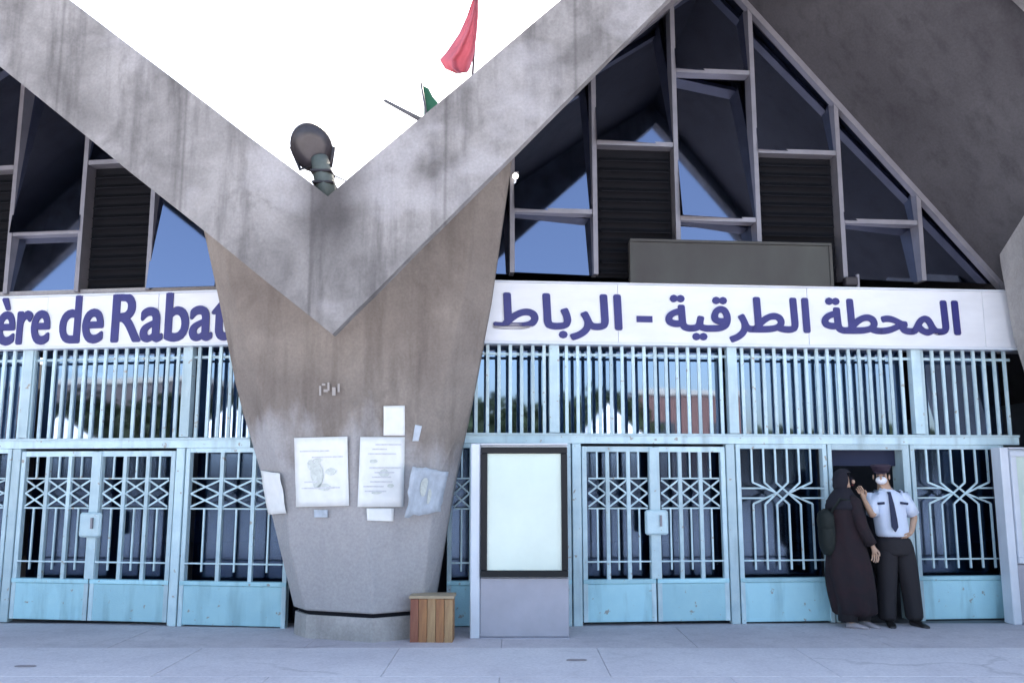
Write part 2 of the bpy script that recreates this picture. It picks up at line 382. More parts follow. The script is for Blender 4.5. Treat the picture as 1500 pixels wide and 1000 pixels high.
# ---- folded roof slab: nodes (x, z under) at the beam, over the glazing and at the rear
nodes = [((-10.6, 4.0), (-9.9, 4.1)), ((-6.6, 7.72), (-5.75, 7.45)), ((-1.70, 4.0), (-1.62, 4.18)), ((3.25, 8.35), (2.5, 7.87)), ((7.77, 3.0), (7.0, 2.62)), ((11.6, 7.9), (11.4, 7.4)), ((15.5, 4.0), (15.5, 4.0))]
def fy(x):      # facade depth at x
    return 9.95 + math.tan(FR.a) * (x + .38) if x > -1.62 else 9.95 + math.tan(FL.a) * (x + 3.0)
for k in range(len(nodes) - 1):
    (a, a2), (b, b2) = nodes[k], nodes[k + 1]
    for (p, q_, ya, yb) in ((0, 1, YF + TH, None), (1, 1, None, 24.0)):
        A = nodes[k][p]; A2 = nodes[k][q_]; B1 = nodes[k + 1][p]; B2 = nodes[k + 1][q_]
        y0a = ya or fy(A[0]); y0b = ya or fy(B1[0]); y1a = yb or fy(A2[0]); y1b = yb or fy(B2[0])
        lo = [Vector((A[0], y0a, A[1])), Vector((B1[0], y0b, B1[1])), Vector((B2[0], y1b, B2[1])), Vector((A2[0], y1a, A2[1]))]
        up = [v + Vector((0, 0, .16)) for v in lo]
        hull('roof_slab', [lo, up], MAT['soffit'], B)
# plate rim seen along the underside where it meets the glazing (pale drip edge)
def rp(F, q, z, out): return F.w(q, z, out)

# ---- glazed gables
YAW = (0.5, 6.0)
EX = {(True, 2, 1): (0, 2.6), (True, 3, 1): (2.0, 1.2), (True, 3, 0): (2.0, 0)}      # extra pane tilt, shaped to shift the reflected sky
def gable(F, qs, foot_in, apex, foot_out, zb, crossbars, louvres, mirror=False):
    """qs: mullion positions; the top line runs foot_in -> apex -> foot_out ((q, z) points)"""
    W = empty('gable_window', F.w(apex[0], zb, 0), F.a, parent=B)
    def top(q):
        a, b = (foot_in, apex) if (q - apex[0]) * (foot_in[0] - apex[0]) > 0 else (foot_out, apex)
        t = (q - a[0]) / (b[0] - a[0]); return a[1] + (b[1] - a[1]) * t
    for q in qs:
        zt = top(q) - .02
        if zt > zb + .1: fbox('mullion', F, q - .027, q + .027, zb, zt, -.15, .045, MAT['alu'], W)
    ends = sorted(set(qs + [foot_in[0], foot_out[0]])); print('ENDS', [round(e, 2) for e in ends])
    for i, (a, b) in enumerate(zip(ends, ends[1:])):
        zs = [zb] + sorted(crossbars.get(i, [])) ; lv = louvres.get(i)
        for z in zs[1:]:
            if top((a + b) / 2) > z: fbox('transom', F, a + .034, b - .034, z - .028, z + .028, -.118, .04, MAT['alu'], W)
        zs.append(None)
        for j, (z0, z1) in enumerate(zip(zs, zs[1:])):
            aa, bb = a + .01, b - .01
            P = []
            if z1 is None:
                n = 1 if not (aa < apex[0] < bb) else 2
                P = [(aa, z0), (bb, z0)]
                tb, ta = top(bb), top(aa)
                if tb <= z0 and ta <= z0: continue
                if tb <= z0:
                    t = (z0 - ta) / (tb - ta); P = [(aa, z0), (aa + (bb - aa) * t, z0)]
                    P.append((aa, ta))
                elif ta <= z0:
                    t = (z0 - ta) / (tb - ta); P = [(aa + (bb - aa) * t, z0), (bb, z0), (bb, tb)]
                else:
                    P.append((bb, tb))
                    if n == 2: P.append(apex)
                    P.append((aa, ta))
            else:
                P = [(aa, z0), (bb, z0), (bb, min(z1, top(bb))), (aa, min(z1, top(aa)))]
            slat = lv is not None and j == 0
            if slat:
                n = int((P[2][1] - z0) / .125)
                for s_ in range(n):
                    zz = z0 + .06 + s_ * .125
                    o = fbox('louvre_slat', F, aa + .075, bb - .06, zz - .006, zz + .006, -.125, -.03, MAT['louvre'], W)
                    o.rotation_euler = (R(38), 0, F.a)
                fbox('louvre_backing', F, aa + .022, bb - .022, z0, P[2][1], -.145, -.13, MAT['louvre'], W)
            else:
                wob = random.uniform(-.004, .004)
                po = prism('pane', [F.w(q, z, -.05) for q, z in P], -F.n * .008, MAT['glass'], W)
                # every pane turned and leaned back in its frame to steer its reflections
                po.rotation_euler = (Matrix.Rotation(R(YAW[F.a > 0] + EX.get((F.a > 0, i, j), (0, 0))[0] + random.uniform(-.25, .25)), 3, 'Z') @ Matrix.Rotation(R(-7.0 - EX.get((F.a > 0, i, j), (0, 0))[1] + random.uniform(-.25, .25)), 3, F.d)).to_euler()
    # sloping head frame
    for p in (foot_in, foot_out):
        bar('head_frame', F.w(p[0], p[1] - .04, .01), F.w(apex[0], apex[1] - .04, .01), .07, .10, MAT['alu'], W, F)
    return W
ZB = FR.z_(1000, 405)
def ftop(F, x, z): return ((Vector((x, fy(x), 0)) - F.o).dot(F.d), z)
qr = [FR.s_(x, 380) for x in (750, 872, 993.5, 1112, 1235, 1349)]
crz = {1: [FR.z_(812, 310)], 2: [FR.z_(930, 212)], 3: [FR.z_(1050, 322), FR.z_(1050, 107)], 4: [FR.z_(1166, 224)], 5: [FR.z_(1287, 326)]}
gable(FR, qr, ftop(FR, -1.62, 4.18), ftop(FR, 2.5, 7.87), ftop(FR, 7.0, 2.62 + .03), ZB, crz, {2: 1, 4: 1})
ql = [FL.s_(x, 380) for x in (-190, -88, 15, 118, 221, 322)]
zl = FL.z_(60, 430)
clz = {0: [], 1: [FL.z_(-140, 345)], 2: [FL.z_(-40, 250)], 3: [FL.z_(65, 342), FL.z_(65, 110)], 4: [FL.z_(168, 238)], 5: [FL.z_(270, 330)] }
clz[5] = []
gable(FL, ql, ftop(FL, -1.63, 4.18), ftop(FL, -5.75, 7.45), ftop(FL, -9.9, 4.1), zl, clz, {2: 1, 4: 1})

# ---- beam behind the signs, hall floor, back and side walls
zS0, zS1 = FR.z_(900, 503, .12), FR.z_(900, 414, .12)
fbox('lintel', FR, -1.25, 9.5, zS0 - .0, zS1 - .02, -.30, .0, MAT['wall'], B)
fbox('lintel', FL, -8.0, 1.36, zS0 - .0, zS1 - .02, -.30, .0, MAT['wall'], B)
link('pier', boxmesh(.5, .35, 3.95, MAT['wall']), None, B, (-1.62, 10.1, 1.975))
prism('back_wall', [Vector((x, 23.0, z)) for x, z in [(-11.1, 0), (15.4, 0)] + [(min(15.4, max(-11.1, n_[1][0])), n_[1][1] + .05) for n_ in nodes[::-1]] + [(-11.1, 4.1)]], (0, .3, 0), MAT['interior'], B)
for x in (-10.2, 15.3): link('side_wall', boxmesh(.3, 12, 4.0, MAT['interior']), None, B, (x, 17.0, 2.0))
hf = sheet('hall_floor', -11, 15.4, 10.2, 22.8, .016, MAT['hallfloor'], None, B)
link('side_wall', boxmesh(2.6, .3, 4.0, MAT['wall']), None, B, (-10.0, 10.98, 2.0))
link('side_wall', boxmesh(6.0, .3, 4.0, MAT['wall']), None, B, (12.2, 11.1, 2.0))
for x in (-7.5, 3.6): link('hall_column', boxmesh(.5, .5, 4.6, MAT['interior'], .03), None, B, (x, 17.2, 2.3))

# ---- flared pillar under the roof valley
lev = [(888, 430, 447, 547, 618, 636), (800, 408, 424, 545, 628, 651), (740, 394, 420, 530, 634, 661), (700, 384, 414, 520, 639, 668),
       (600, 355, 386, 515, 645, 689), (560, 345, 377, 514, 650, 697), (430, 320, 341, 510, 680, 721)]
YL, YFc, YR = 9.5, 9.24, 8.98
def prow(y, xs, ys=None):
    pts = []
    for x, Y, yy in zip(xs, (YL, YFc, YR, YFc, YL), ys or [y] * 5):
        p = at(x, yy, Y); z = at(x, yy, 9.25).z; pts.append(Vector((p.x, Y, z)))
    l, r_ = pts[0], pts[-1]; m = pts[2]
    return pts + [Vector((r_.x - .02, 9.98, r_.z)), Vector((m.x, 10.0, m.z)), Vector((l.x + .02, 9.98, l.z))]
rings = [prow(l[0], l[1:]) for l in lev] + [prow(0, (283, 300, 500, 702, 752), (255, 262, 392, 225, 205))]
zb = min(p.z for p in rings[0])
for p in rings[0]: p.z = .285
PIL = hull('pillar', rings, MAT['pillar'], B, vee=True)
bvl = PIL.modifiers.new('bevel', 'BEVEL'); bvl.width = .02; bvl.segments = 2; bvl.limit_method = 'ANGLE'; bvl.angle_limit = R(12)
r0 = [Vector((p.x, p.y, 0)) for p in rings[0]]
cx = sum(p.x for p in r0) / 8; cy = sum(p.y for p in r0) / 8
def shr(s, z): return [Vector((cx + (p.x - cx) * s, cy + (p.y - cy) * s, z)) for p in r0]
hull('plinth', [shr(.985, 0), shr(.975, .245)], MAT['plinth'], PIL)
hull('shadow_joint', [shr(.93, .245), shr(.93, .286)], MAT['louvre'], PIL)
def facet(i, a=2, b=4):   # plane of pillar facet between corner i and i+1 (middle height)
    p = rings[a][i]; q = rings[a][i + 1]; s = (rings[b][i] + rings[b][i + 1]) / 2
    n = (q - p).cross(s - p).normalized()
    if n.y > 0: n = -n
    return p, n
# neighbour pillar at the right frame edge
rr = []
for (z, hl, hr) in ((.285, .8, .74), (1.0, 1.0, .9), (2.0, 1.25, 1.12), (3.2, 1.52, 1.4), (4.1, 1.60, 1.6), (5.0, 1.62, 1.72)):
    X0 = 7.34
    zz = z if z < 4.5 else None
    row = []
    for dx, Y in ((-hl, 9.3), (-hl + .14, 9.02), (0, 8.88), (hr - .14, 9.02), (hr, 9.3)):
        row.append(Vector((X0 + dx, Y, z if z < 4.5 else (4.2 if dx == 0 else 5.4))))
    row += [Vector((X0 + hr - .02, 10.2, row[4].z)), Vector((X0, 10.2, row[2].z)), Vector((X0 - hl + .02, 10.2, row[0].z))]
    rr.append(row)
P2 = hull('pillar', rr, MAT['plinth'], B, vee=True)
hull('plinth', [[Vector((7.34 + (p.x - 7.34) * .98, p.y, z)) for p in rr[0]] for z in (0, .28)], MAT['plinth'], P2)

# ================================================================== SIGN BANDS WITH LETTERING
def letters(text, F, out, q0, q1, zbase, sy, parent, offset, lift=.012):
    c = bpy.data.curves.new('t', 'FONT'); c.body = text; c.size = 1; c.resolution_u = 4
    o = bpy.data.objects.new('t', c); COL.objects.link(o); bpy.context.view_layer.update()
    dg = bpy.context.evaluated_depsgraph_get()
    cu = o.to_curve(dg, apply_modifiers=False)
    sp = []
    for s in cu.splines:
        pts = [(p.co.copy(), p.handle_left.copy(), p.handle_right.copy()) for p in s.bezier_points]
        P = []                                   # sampled outline, for areas and inside tests
        for i in range(len(pts)):
            a, b = pts[i], pts[(i + 1) % len(pts)]
            for t in (0, .2, .4, .6, .8): P.append(a[0] * (1 - t) ** 3 + a[2] * 3 * t * (1 - t) ** 2 + b[1] * 3 * t * t * (1 - t) + b[0] * t ** 3)
        ar = sum(P[i].x * P[(i + 1) % len(P)].y - P[(i + 1) % len(P)].x * P[i].y for i in range(len(P))) / 2
        sp.append(dict(P=P, area=ar, bb=(min(p.x for p in P), max(p.x for p in P))))
    bpy.data.objects.remove(o)
    def inside(p, P):
        r_ = False
        for i in range(len(P)):
            a, b = P[i], P[(i + 1) % len(P)]
            if (a.y > p.y) != (b.y > p.y) and p.x < (b.x - a.x) * (p.y - a.y) / (b.y - a.y) + a.x: r_ = not r_
        return r_
    sgn = 1 if sum(s['area'] for s in sp) > 0 else -1
    outs = [s for s in sp if s['area'] * sgn > 0]; holes = [s for s in sp if s['area'] * sgn <= 0]
    x0 = min(s['bb'][0] for s in sp); x1 = max(s['bb'][1] for s in sp); sx = (q1 - q0) / (x1 - x0)
    for k, s in enumerate(outs):
        grp = [s['P']] + [h['P'] for h in holes if inside(h['P'][0], s['P'])]
        nc = bpy.data.curves.new('letter', 'CURVE'); nc.dimensions = '2D'; nc.fill_mode = 'BOTH'; nc.extrude = lift / 2
        cxm = (s['bb'][0] + s['bb'][1]) / 2
        for P in grp:
            ns = nc.splines.new('POLY'); ns.points.add(len(P) - 1); ns.use_cyclic_u = True
            for q_, p in zip(ns.points, P): q_.co = ((p.x - cxm) * sx, p.y * sy, 0, 1)
        to = bpy.data.objects.new('t', nc); COL.objects.link(to); bpy.context.view_layer.update()
        src = to.to_mesh(); bm = bmesh.new()
        # stroke made heavy: the outline is repeated a little way out in every direction, each cut a hair deeper than the last
        for m_, (dx, dz) in enumerate([(0, 0)] + [(math.cos(a), math.sin(a)) for a in [math.tau * t / 8 for t in range(8)]]):
            vs = [bm.verts.new((v.co.x + dx * offset, v.co.y + dz * offset, v.co.z - m_ * .0004)) for v in src.vertices]
            for p in src.polygons:
                try: bm.faces.new([vs[i] for i in p.vertices])
                except ValueError: pass
        bpy.data.objects.remove(to)
        me = bm_mesh(bm); me.materials.append(MAT['letter'])
        link('letter', me, None, parent, F.w(q0 + (cxm - x0) * sx, zbase, out + .006 + .005 * (k % 2)), (R(90), 0, F.a))
def signband(F, q0, q1, z0, z1, out, joints, label, lens=None):
    S = empty('sign_band', F.w((q0 + q1) / 2, z0, out), F.a, label, 'sign', 'station name signs over the doors')
    js = [q0] + joints + [q1]
    for a, b in zip(js, js[1:]):
        fbox('sign_panel', F, a + .002, b - .002, z0 + .03, z1 - .02, out - .12, out + random.uniform(-.002, .002), MAT['white'], S, .003)
    fbox('sign_edge', F, q0, q1, z0, z0 + .028, out - .12, out + .014, MAT['cab'], S)
    fbox('sign_edge', F, q0, q1, z1 - .018, z1, out - .12, out + .012, MAT['cab'], S)
    return S
OUT = .16
A_ = '\ufe8d\ufedf\ufee4\ufea4\ufec4\ufe94'; B_ = '\ufe8d\ufedf\ufec4\ufeae\ufed7\ufef4\ufe94'; C_ = '\ufe8d\ufedf\ufeae\ufe91\ufe8e\ufec1'
z0 = FR.z_(900, 505, OUT); z1 = FR.z_(900, 414, OUT)
SR = signband(FR, FR.s_(640, 450, OUT), FR.s_(1484, 450, OUT), z0, z1, OUT, [FR.s_(x, 450, OUT) for x in (905, 1183, 1440)],
              'long white sign with raised purple blue Arabic lettering right of the pillar')
for word, xa, xb in ((A_, 1204, 1402), (B_, 976, 1183), (C_, 724, 909)):
    letters(word[::-1], FR, OUT, FR.s_(xa, 450, OUT), FR.s_(xb, 450, OUT), FR.z_(1000, 483, OUT), .53, SR, .017)
fbox('dash', FR, FR.s_(932, 450, OUT), FR.s_(955, 450, OUT), FR.z_(944, 472, OUT), FR.z_(944, 463, OUT), OUT, OUT + .014, MAT['letter'], SR)
zl0 = FL.z_(150, 509, OUT); zl1 = FL.z_(150, 430, OUT)
SL = signband(FL, FL.s_(-520, 480, OUT), FL.s_(388, 450, OUT), zl0, zl1, OUT, [FL.s_(x, 450, OUT) for x in (-250, 70, 232)],
              'long white sign with raised purple blue French lettering left of the pillar')
for word, xa, xb in (('Gare', -262, -152), ('Routière', -126, 73), ('de', 90, 151), ('Rabat', 166, 338)):
    letters(word, FL, OUT, FL.s_(xa, 470, OUT), FL.s_(xb, 470, OUT), FL.z_(150, 500, OUT), .80, SL, .017)

# old board standing above the right sign
ob = empty('weathered_board', FR.w(FR.s_(1070, 400), ZB, .2), FR.a, 'blank grey green weathered board standing above the Arabic sign, before the gable glass', 'board')
a, b = FR.s_(925, 385, .2), FR.s_(1217, 385, .2); zt = FR.z_(1070, 357, .2)
fbox('board_face', FR, a, b, z1 + .0, zt, .13, .20, MAT['oldboard'], ob, .004)
fbox('board_rim', FR, a - .012, b + .012, zt, zt + .03, .12, .22, MAT['oldboard'], ob)
for q in (a, b): fbox('board_rim', FR, q - .018, q + .018, z1, zt - .002, .125, .214, MAT['oldboard'], ob)
for q in (a + .5, (a + b) / 2, b - .5): fbox('bracket', FR, q - .02, q + .02, z1 + .02, zt - .1, .05, .13, MAT['alu'], ob)
# small post and lamps near it
cam_b = empty('small_floodlight', FR.w(FR.s_(1250, 408), z1, .1), FR.a, 'small dark floodlight on a stub post above the Arabic sign, right of the weathered board', 'light')
q = FR.s_(1256, 400, .1)
fbox('stub_post', FR, q - .015, q + .015, z1, z1 + .17, .08, .11, MAT['alu'], cam_b)
fbox('lamp_head', FR, q - .17, q - .02, z1 + .03, z1 + .13, .06, .15, MAT['lampbody'], cam_b, .01)
lb = empty('bulkhead_lamp', FR.w(FR.s_(755, 258), FR.z_(755, 258), .08), FR.a, 'tiny bright round lamp on the first mullion right of the pillar', 'lamp')
bm = bmesh.new(); bmesh.ops.create_uvsphere(bm, u_segments=12, v_segments=8, radius=.036); link('lamp_globe', bm_mesh(bm, True), MAT['dot'], lb, FR.w(FR.s_(755, 258, .1), FR.z_(755, 258, .1), .1))
fbox('lamp_base', FR, FR.s_(755, 258) - .03, FR.s_(755, 258) + .03, FR.z_(755, 258) - .03, FR.z_(755, 258) + .03, .05, .07, MAT['alu'], lb)

# ================================================================== GRILLES AND GATES
zR1 = FR.z_(900, 506, .0) + .0        # top of the transom grille
zR0 = FR.z_(900, 641)                 # transom rail centre
zP = FR.z_(900, 849)                  # top of kick panels
zG = .03
BW = .036
def upper_grille(F, qa, qb, z0_, z1_, posts, label, step=.128):
    G = empty('transom_grille', F.w((qa + qb) / 2, z0_, 0), F.a, label, 'grille', 'barred transom grilles under the signs')
    q = qa + step / 2
    while q < qb:
        if not any(abs(q - p) < .05 for p in posts):
            fbox('bar', F, q - BW / 2, q + BW / 2, z0_ + .05, z1_ - .0, .02, .045, MAT['bluebar'], G)
        q += step
    for p in posts: fbox('post', F, p - .055, p + .055, z0_ + .055, z1_ - .003, -.03, .07, MAT['bluebar'], G)
    fbox('rail', F, qa, qb, z1_ - .13, z1_ - .10, .0, .018, MAT['bluebar'], G)
    fbox('rail', F, qa, qb, z0_ - .065, z0_ + .048, -.04, .06, MAT['bluebar'], G)
    fbox('rail', F, qa, qb, z0_ + .02, z0_ + .046, .062, .08, MAT['bluebar'], G)
    # fixed glass lights behind the bars
    js = [qa] + sorted(posts) + [qb]
    for a, b in zip(js, js[1:]):
        if b - a > .2: fbox('pane', F, a + .03, b - .03, z0_ + .05, z1_ + .1, -.18, -.172, MAT['doorglass'], G)
    return G
qR1 = FR.s_(1484, 600)
UR = upper_grille(FR, FR.s_(672, 600), qR1, zR0, zR1, [FR.s_(811, 570), FR.s_(1071, 570), FR.s_(1340, 570)], 'blue barred transom grille under the Arabic sign')
zL0 = FL.z_(150, 648); zL1 = FL.z_(150, 512); zLP = FL.z_(150, 849)
UL = upper_grille(FL, FL.s_(-420, 600), FL.s_(372, 600), zL0, zL1, [FL.s_(x, 570) for x in (-240, 44, 277)], 'blue barred transom grille under the French sign')
# soffit shadow board between sign and grille
def kick(F, a, b, z0_, z1_, G, name='kick_panel'):
    fbox(name, F, a, b, z0_, z1_ - .035, -.02, .045, MAT['blue'], G, .006)
    fbox('kick_rail', F, a, b, z1_ - .033, z1_ + .012, -.03, .06, MAT['blue'], G, .004)
def motif_cell(F, a, b, z0_, z1_, zm, G, out=.03, h=.29, centre=True):
    """one cell: a centre bar broken by a lattice of two crossings at height zm"""
    w_ = .018; c = (a + b) / 2; zt, zb_ = zm + h / 2, zm - h / 2
    P = lambda q, z: F.w(q, z, out)
    if centre:
        bar('bar', P(c, zt + .028), P(c, z1_), w_, .02, MAT['bluebar'], G, F)
        bar('bar', P(c, z0_), P(c, zb_ - .028), w_, .02, MAT['bluebar'], G, F)
        for z in (zt + .02, zb_ - .02): fbox('tie_bar', F, a, b, z - .008, z + .008, out - .008, out + .008, MAT['bluebar'], G)
    for s in (-1, 1):
        bar('lattice_bar', P(c - s * (b - a) / 2, zt), P(c + s * (b - a) / 2, zm), w_, .012, MAT['bluebar'], G, F)
        p2 = F.w(c - s * (b - a) / 2, zm, out + .004 * s)
        bar('lattice_bar', p2, F.w(c + s * (b - a) / 2, zb_, out + .004 * s), w_, .012, MAT['bluebar'], G, F)
def leaf(F, a, b, z0_, z1_, zk, zm, parent, cells=3, zrod=None):
    Lf = empty('gate_leaf', F.w(a, z0_, 0), F.a, parent=parent)
    st = .052
    for q in (a + st / 2, b - st / 2): fbox('stile', F, q - st / 2, q + st / 2, z0_ + .02, z1_, -.02, .05, MAT['bluebar'], Lf, .004)
    fbox('top_rail', F, a + st, b - st, z1_ - .06, z1_, -.018, .047, MAT['bluebar'], Lf)
    kick(F, a, b, z0_ + .02, zk, Lf)
    n = cells; wdt = (b - a - 2 * st) / n
    for i in range(1, n):
        q = a + st + i * wdt; fbox('bar', F, q - .021, q + .021, zk + .012, z1_ - .06, .0, .045, MAT['bluebar'], Lf)
    for i in range(n):
        motif_cell(F, a + st + i * wdt + .02, a + st + (i + 1) * wdt - .02, zk + .11, z1_ - .06, zm, Lf)
    fbox('tie_rod', F, a + st, b - st, (zrod or zk + .2) - .008, (zrod or zk + .2) + .008, .046, .06, MAT['bluebar'], Lf)
    return Lf
def gate(F, a, b, z1_, zk, zm, label, zrod):
    G = empty('entrance_gate', F.w((a + b) / 2, 0, 0), F.a, label, 'gate', 'barred double gates')
    pw = .10
    for q in (a + pw / 2, b - pw / 2): fbox('gate_post', F, q - pw / 2, q + pw / 2, .012, z1_ + .0, -.04, .06, MAT['bluebar'], G, .006)
    c = (a + b) / 2
    leaf(F, a + pw + .012, c - .008, zG, z1_ - .03, zk, zm, G, 3, zrod); leaf(F, c + .008, b - pw - .012, zG, z1_ - .03, zk, zm, G, 3, zrod)
    fbox('cover_strip', F, c - .055, c + .055, zk + .02, z1_ - .04, .052, .066, MAT['bluebar'], G)
    lk = fbox('lock_box', F, c - .13, c + .13, 0.0, .27, .067, .12, MAT['bluebar'], G, .02)
    lk.location = F.w(c, (zk + z1_) / 2 - .12, .093)
    fbox('handle', F, c + .03, c + .05, (zk + z1_) / 2 - .16, (zk + z1_) / 2 - .04, .121, .15, MAT['alu'], lk)
    fbox('pane', F, a + .1, b - .1, .06, z1_ - .03, -.20, -.192, MAT['lowglass'], G)
    return G
def fixed(F, a, b, z1_, zk, zm, label, group, zrod, big=False, cells=2, glass=True):
    G = empty('grille_panel', F.w((a + b) / 2, 0, 0), F.a, label, 'grille', group)
    st = .05
    for q in (a + st / 2, b - st / 2): fbox('stile', F, q - st / 2, q + st / 2, .012, z1_, -.03, .055, MAT['bluebar'], G, .004)
    fbox('top_rail', F, a + st, b - st, z1_ - .05, z1_, -.028, .05, MAT['bluebar'], G)
    kick(F, a, b, zG, zk, G)
    if big:
        n = 6; q0 = a + st; dq = (b - a - 2 * st) / (n + 1); P = lambda q, z, o=.03: F.w(q, z, o)
        zt, zb_ = zm + .12, zm - .12
        X = [q0 + dq * (i + 1) for i in range(n)]
        W_ = .02
        for i in range(n):
            bar('bar', P(X[i], zt), P(X[i], z1_ - .05), W_, .02, MAT['bluebar'], G, F)
            bar('bar', P(X[i], zk + .1), P(X[i], zb_), W_, .02, MAT['bluebar'], G, F)
        # interlaced knot: bars swing over to the mirrored place
        for i, j in ((1, 3), (2, 4), (3, 1), (4, 2)):
            o = .022 if i < j else .038
            bar('lattice_bar', P(X[i], zt, o), P(X[j], zb_, o), W_, .014, MAT['bluebar'], G, F)
        for i, s in ((0, -1), (5, 1)):
            e = a + st if s < 0 else b - st
            bar('lattice_bar', P(X[i], zt), P(X[2 if s < 0 else 3], zm, .045), W_, .014, MAT['bluebar'], G, F)
            bar('lattice_bar', P(X[i], zb_), P(X[2 if s < 0 else 3], zm, .016), W_, .014, MAT['bluebar'], G, F)
        for z in (zm + .055, zm - .055):
            fbox('tie_bar', F, a + st, X[1], z - .009, z + .009, .05, .062, MAT['bluebar'], G)
            fbox('tie_bar', F, X[4], b - st, z - .009, z + .009, .05, .062, MAT['bluebar'], G)
    else:
        wdt = (b - a - 2 * st) / cells
        for i in range(1, cells):
            q = a + st + i * wdt; fbox('bar', F, q - .021, q + .021, zk + .012, z1_ - .05, .0, .045, MAT['bluebar'], G)
        for i in range(cells): motif_cell(F, a + st + i * wdt + .02, a + st + (i + 1) * wdt - .02, zk + .11, z1_ - .05, zm, G)
    fbox('tie_rod', F, a + st, b - st, zrod - .008, zrod + .008, .047, .061, MAT['bluebar'], G)
    if glass: fbox('pane', F, a + .02, b - .02, .06, z1_ - .02, -.20, -.192, MAT['lowglass'], G)
    return G
gR = zR0 - .068; gL = zL0 - .068
zm = FR.z_(950, 722); zrod = FR.z_(950, 821); zmL = FL.z_(150, 722); zrodL = FL.z_(150, 822)
GRP = 'fixed barred panels beside the gates'
gate(FR, FR.s_(838, 780), FR.s_(1078, 780), gR, zP, zm, 'sky blue double gate with lattice bars between the poster cabinet and the doorway', zrod)
fbox_post = [FR.s_(1080, 780), FR.s_(1102, 780)]
fixed(FR, FR.s_(655, 780), FR.s_(836, 780), gR, zP, zm, 'blue barred panel mostly hidden behind the poster cabinet', GRP, zrod, cells=6)
fixed(FR, FR.s_(1080, 780), FR.s_(1214, 780), gR, zP, zm, 'barred panel with interlaced knot pattern left of the two people', GRP, zrod, big=True)
fixed(FR, FR.s_(1338, 780), FR.s_(1476, 780), gR, zP, zm, 'barred panel with interlaced knot pattern right of the guard', GRP, zrod, big=True)
gate(FL, FL.s_(14, 780), FL.s_(268, 780), gL, zLP, zmL, 'sky blue double gate with lattice bars under the French sign, left of the pillar', zrodL)
fixed(FL, FL.s_(270, 780), FL.s_(425, 780), gL, zLP, zmL, 'blue barred panel between the left gate and the concrete pillar', GRP, zrodL, cells=3)
fixed(FL, FL.s_(-160, 780), FL.s_(12, 780), gL, zLP, zmL, 'blue barred panel cut by the left edge of the photo', GRP, zrodL, cells=3)
# open doorway behind the guard
DW = empty('door_frame', FR.w(FR.s_(1275, 780), 0, 0), FR.a, parent=B)
a, b = FR.s_(1216, 780), FR.s_(1336, 780)
fbox('jamb', FR, a, a + .045, .012, gR, -.2, .05, MAT['bluebar'], DW); fbox('jamb', FR, b - .08, b, .012, gR, -.2, .05, MAT['bluebar'], DW)
fbox('door_head', FR, a + .046, b - .082, gR - .06, gR, -.19, .055, MAT['bluebar'], DW)
# door leaf swung inwards
fbox('roller_box', FR, a + .046, b - .082, gR - .24, gR - .062, -.30, -.12, MAT['navy'], DW)

# ================================================================== OBJECTS IN FRONT
# poster cabinet
def cabinet(F_x0, F_x1, ytop, ybot, Y, ang, label, fmat='frame'):
    p0 = at(F_x0, ybot, Y); p1 = at(F_x1, ybot, Y); wd = p1.x - p0.x; H = at(F_x0, ytop, Y).z
    T = empty('poster_cabinet', ((p0.x + p1.x) / 2, Y + .1, 0), ang, label, 'poster cabinet', 'poster cabinets by the doors')
    F = Front((p0.x + p1.x) / 2, Y, ang); h = wd / 2
    fz = F.z_(760, 846) if F_x1 < 900 else .66
    fbox('cabinet_body', F, -h + .10, h, fz + .0, H - .02, -.16, -.03, MAT['cab'], T, .006)
    fbox('side_post', F, -h, -h + .098, .012, H - .0, -.18, .0, MAT['cab'], T, .01)
    fbox('lower_panel', F, -h + .102, h, .03, fz - .004, -.15, -.02, MAT['cabgrey'], T, .006)
    fw = .065; a, b = -h + .105, h - .005; z0_, z1_ = fz + .01, H - .04
    fbox('poster_frame', F, a, a + fw, z0_ + fw, z1_ - fw, -.028, .02, MAT[fmat], T, .005); fbox('poster_frame', F, b - fw, b, z0_ + fw, z1_ - fw, -.028, .02, MAT[fmat], T, .005)
    fbox('poster_frame', F, a, b, z1_ - fw + .001, z1_, -.028, .022, MAT[fmat], T, .005); fbox('poster_frame', F, a, b, z0_, z0_ + fw - .001, -.028, .022, MAT[fmat], T, .005)
    fbox('display_panel', F, a + fw, b - fw, z0_ + fw, z1_ - fw, -.027, -.006, MAT['board'], T)
    fbox('cabinet_cap', F, -h + .1, h, H - .018, H, -.17, .012, MAT['cab'], T, .004)
    fbox('foot_plate', F, -h + .1, h, .012, .028, -.18, .03, MAT['cabgrey'], T)
    return T
cabinet(688, 834, 649, 936, 9.22, 0, 'tall poster cabinet with an empty pale panel in a black frame beside the wooden box')
cabinet(1482, 1628, 655, 908, 10.12, R(5), 'white poster cabinet cut by the right edge of the photo', 'cab')

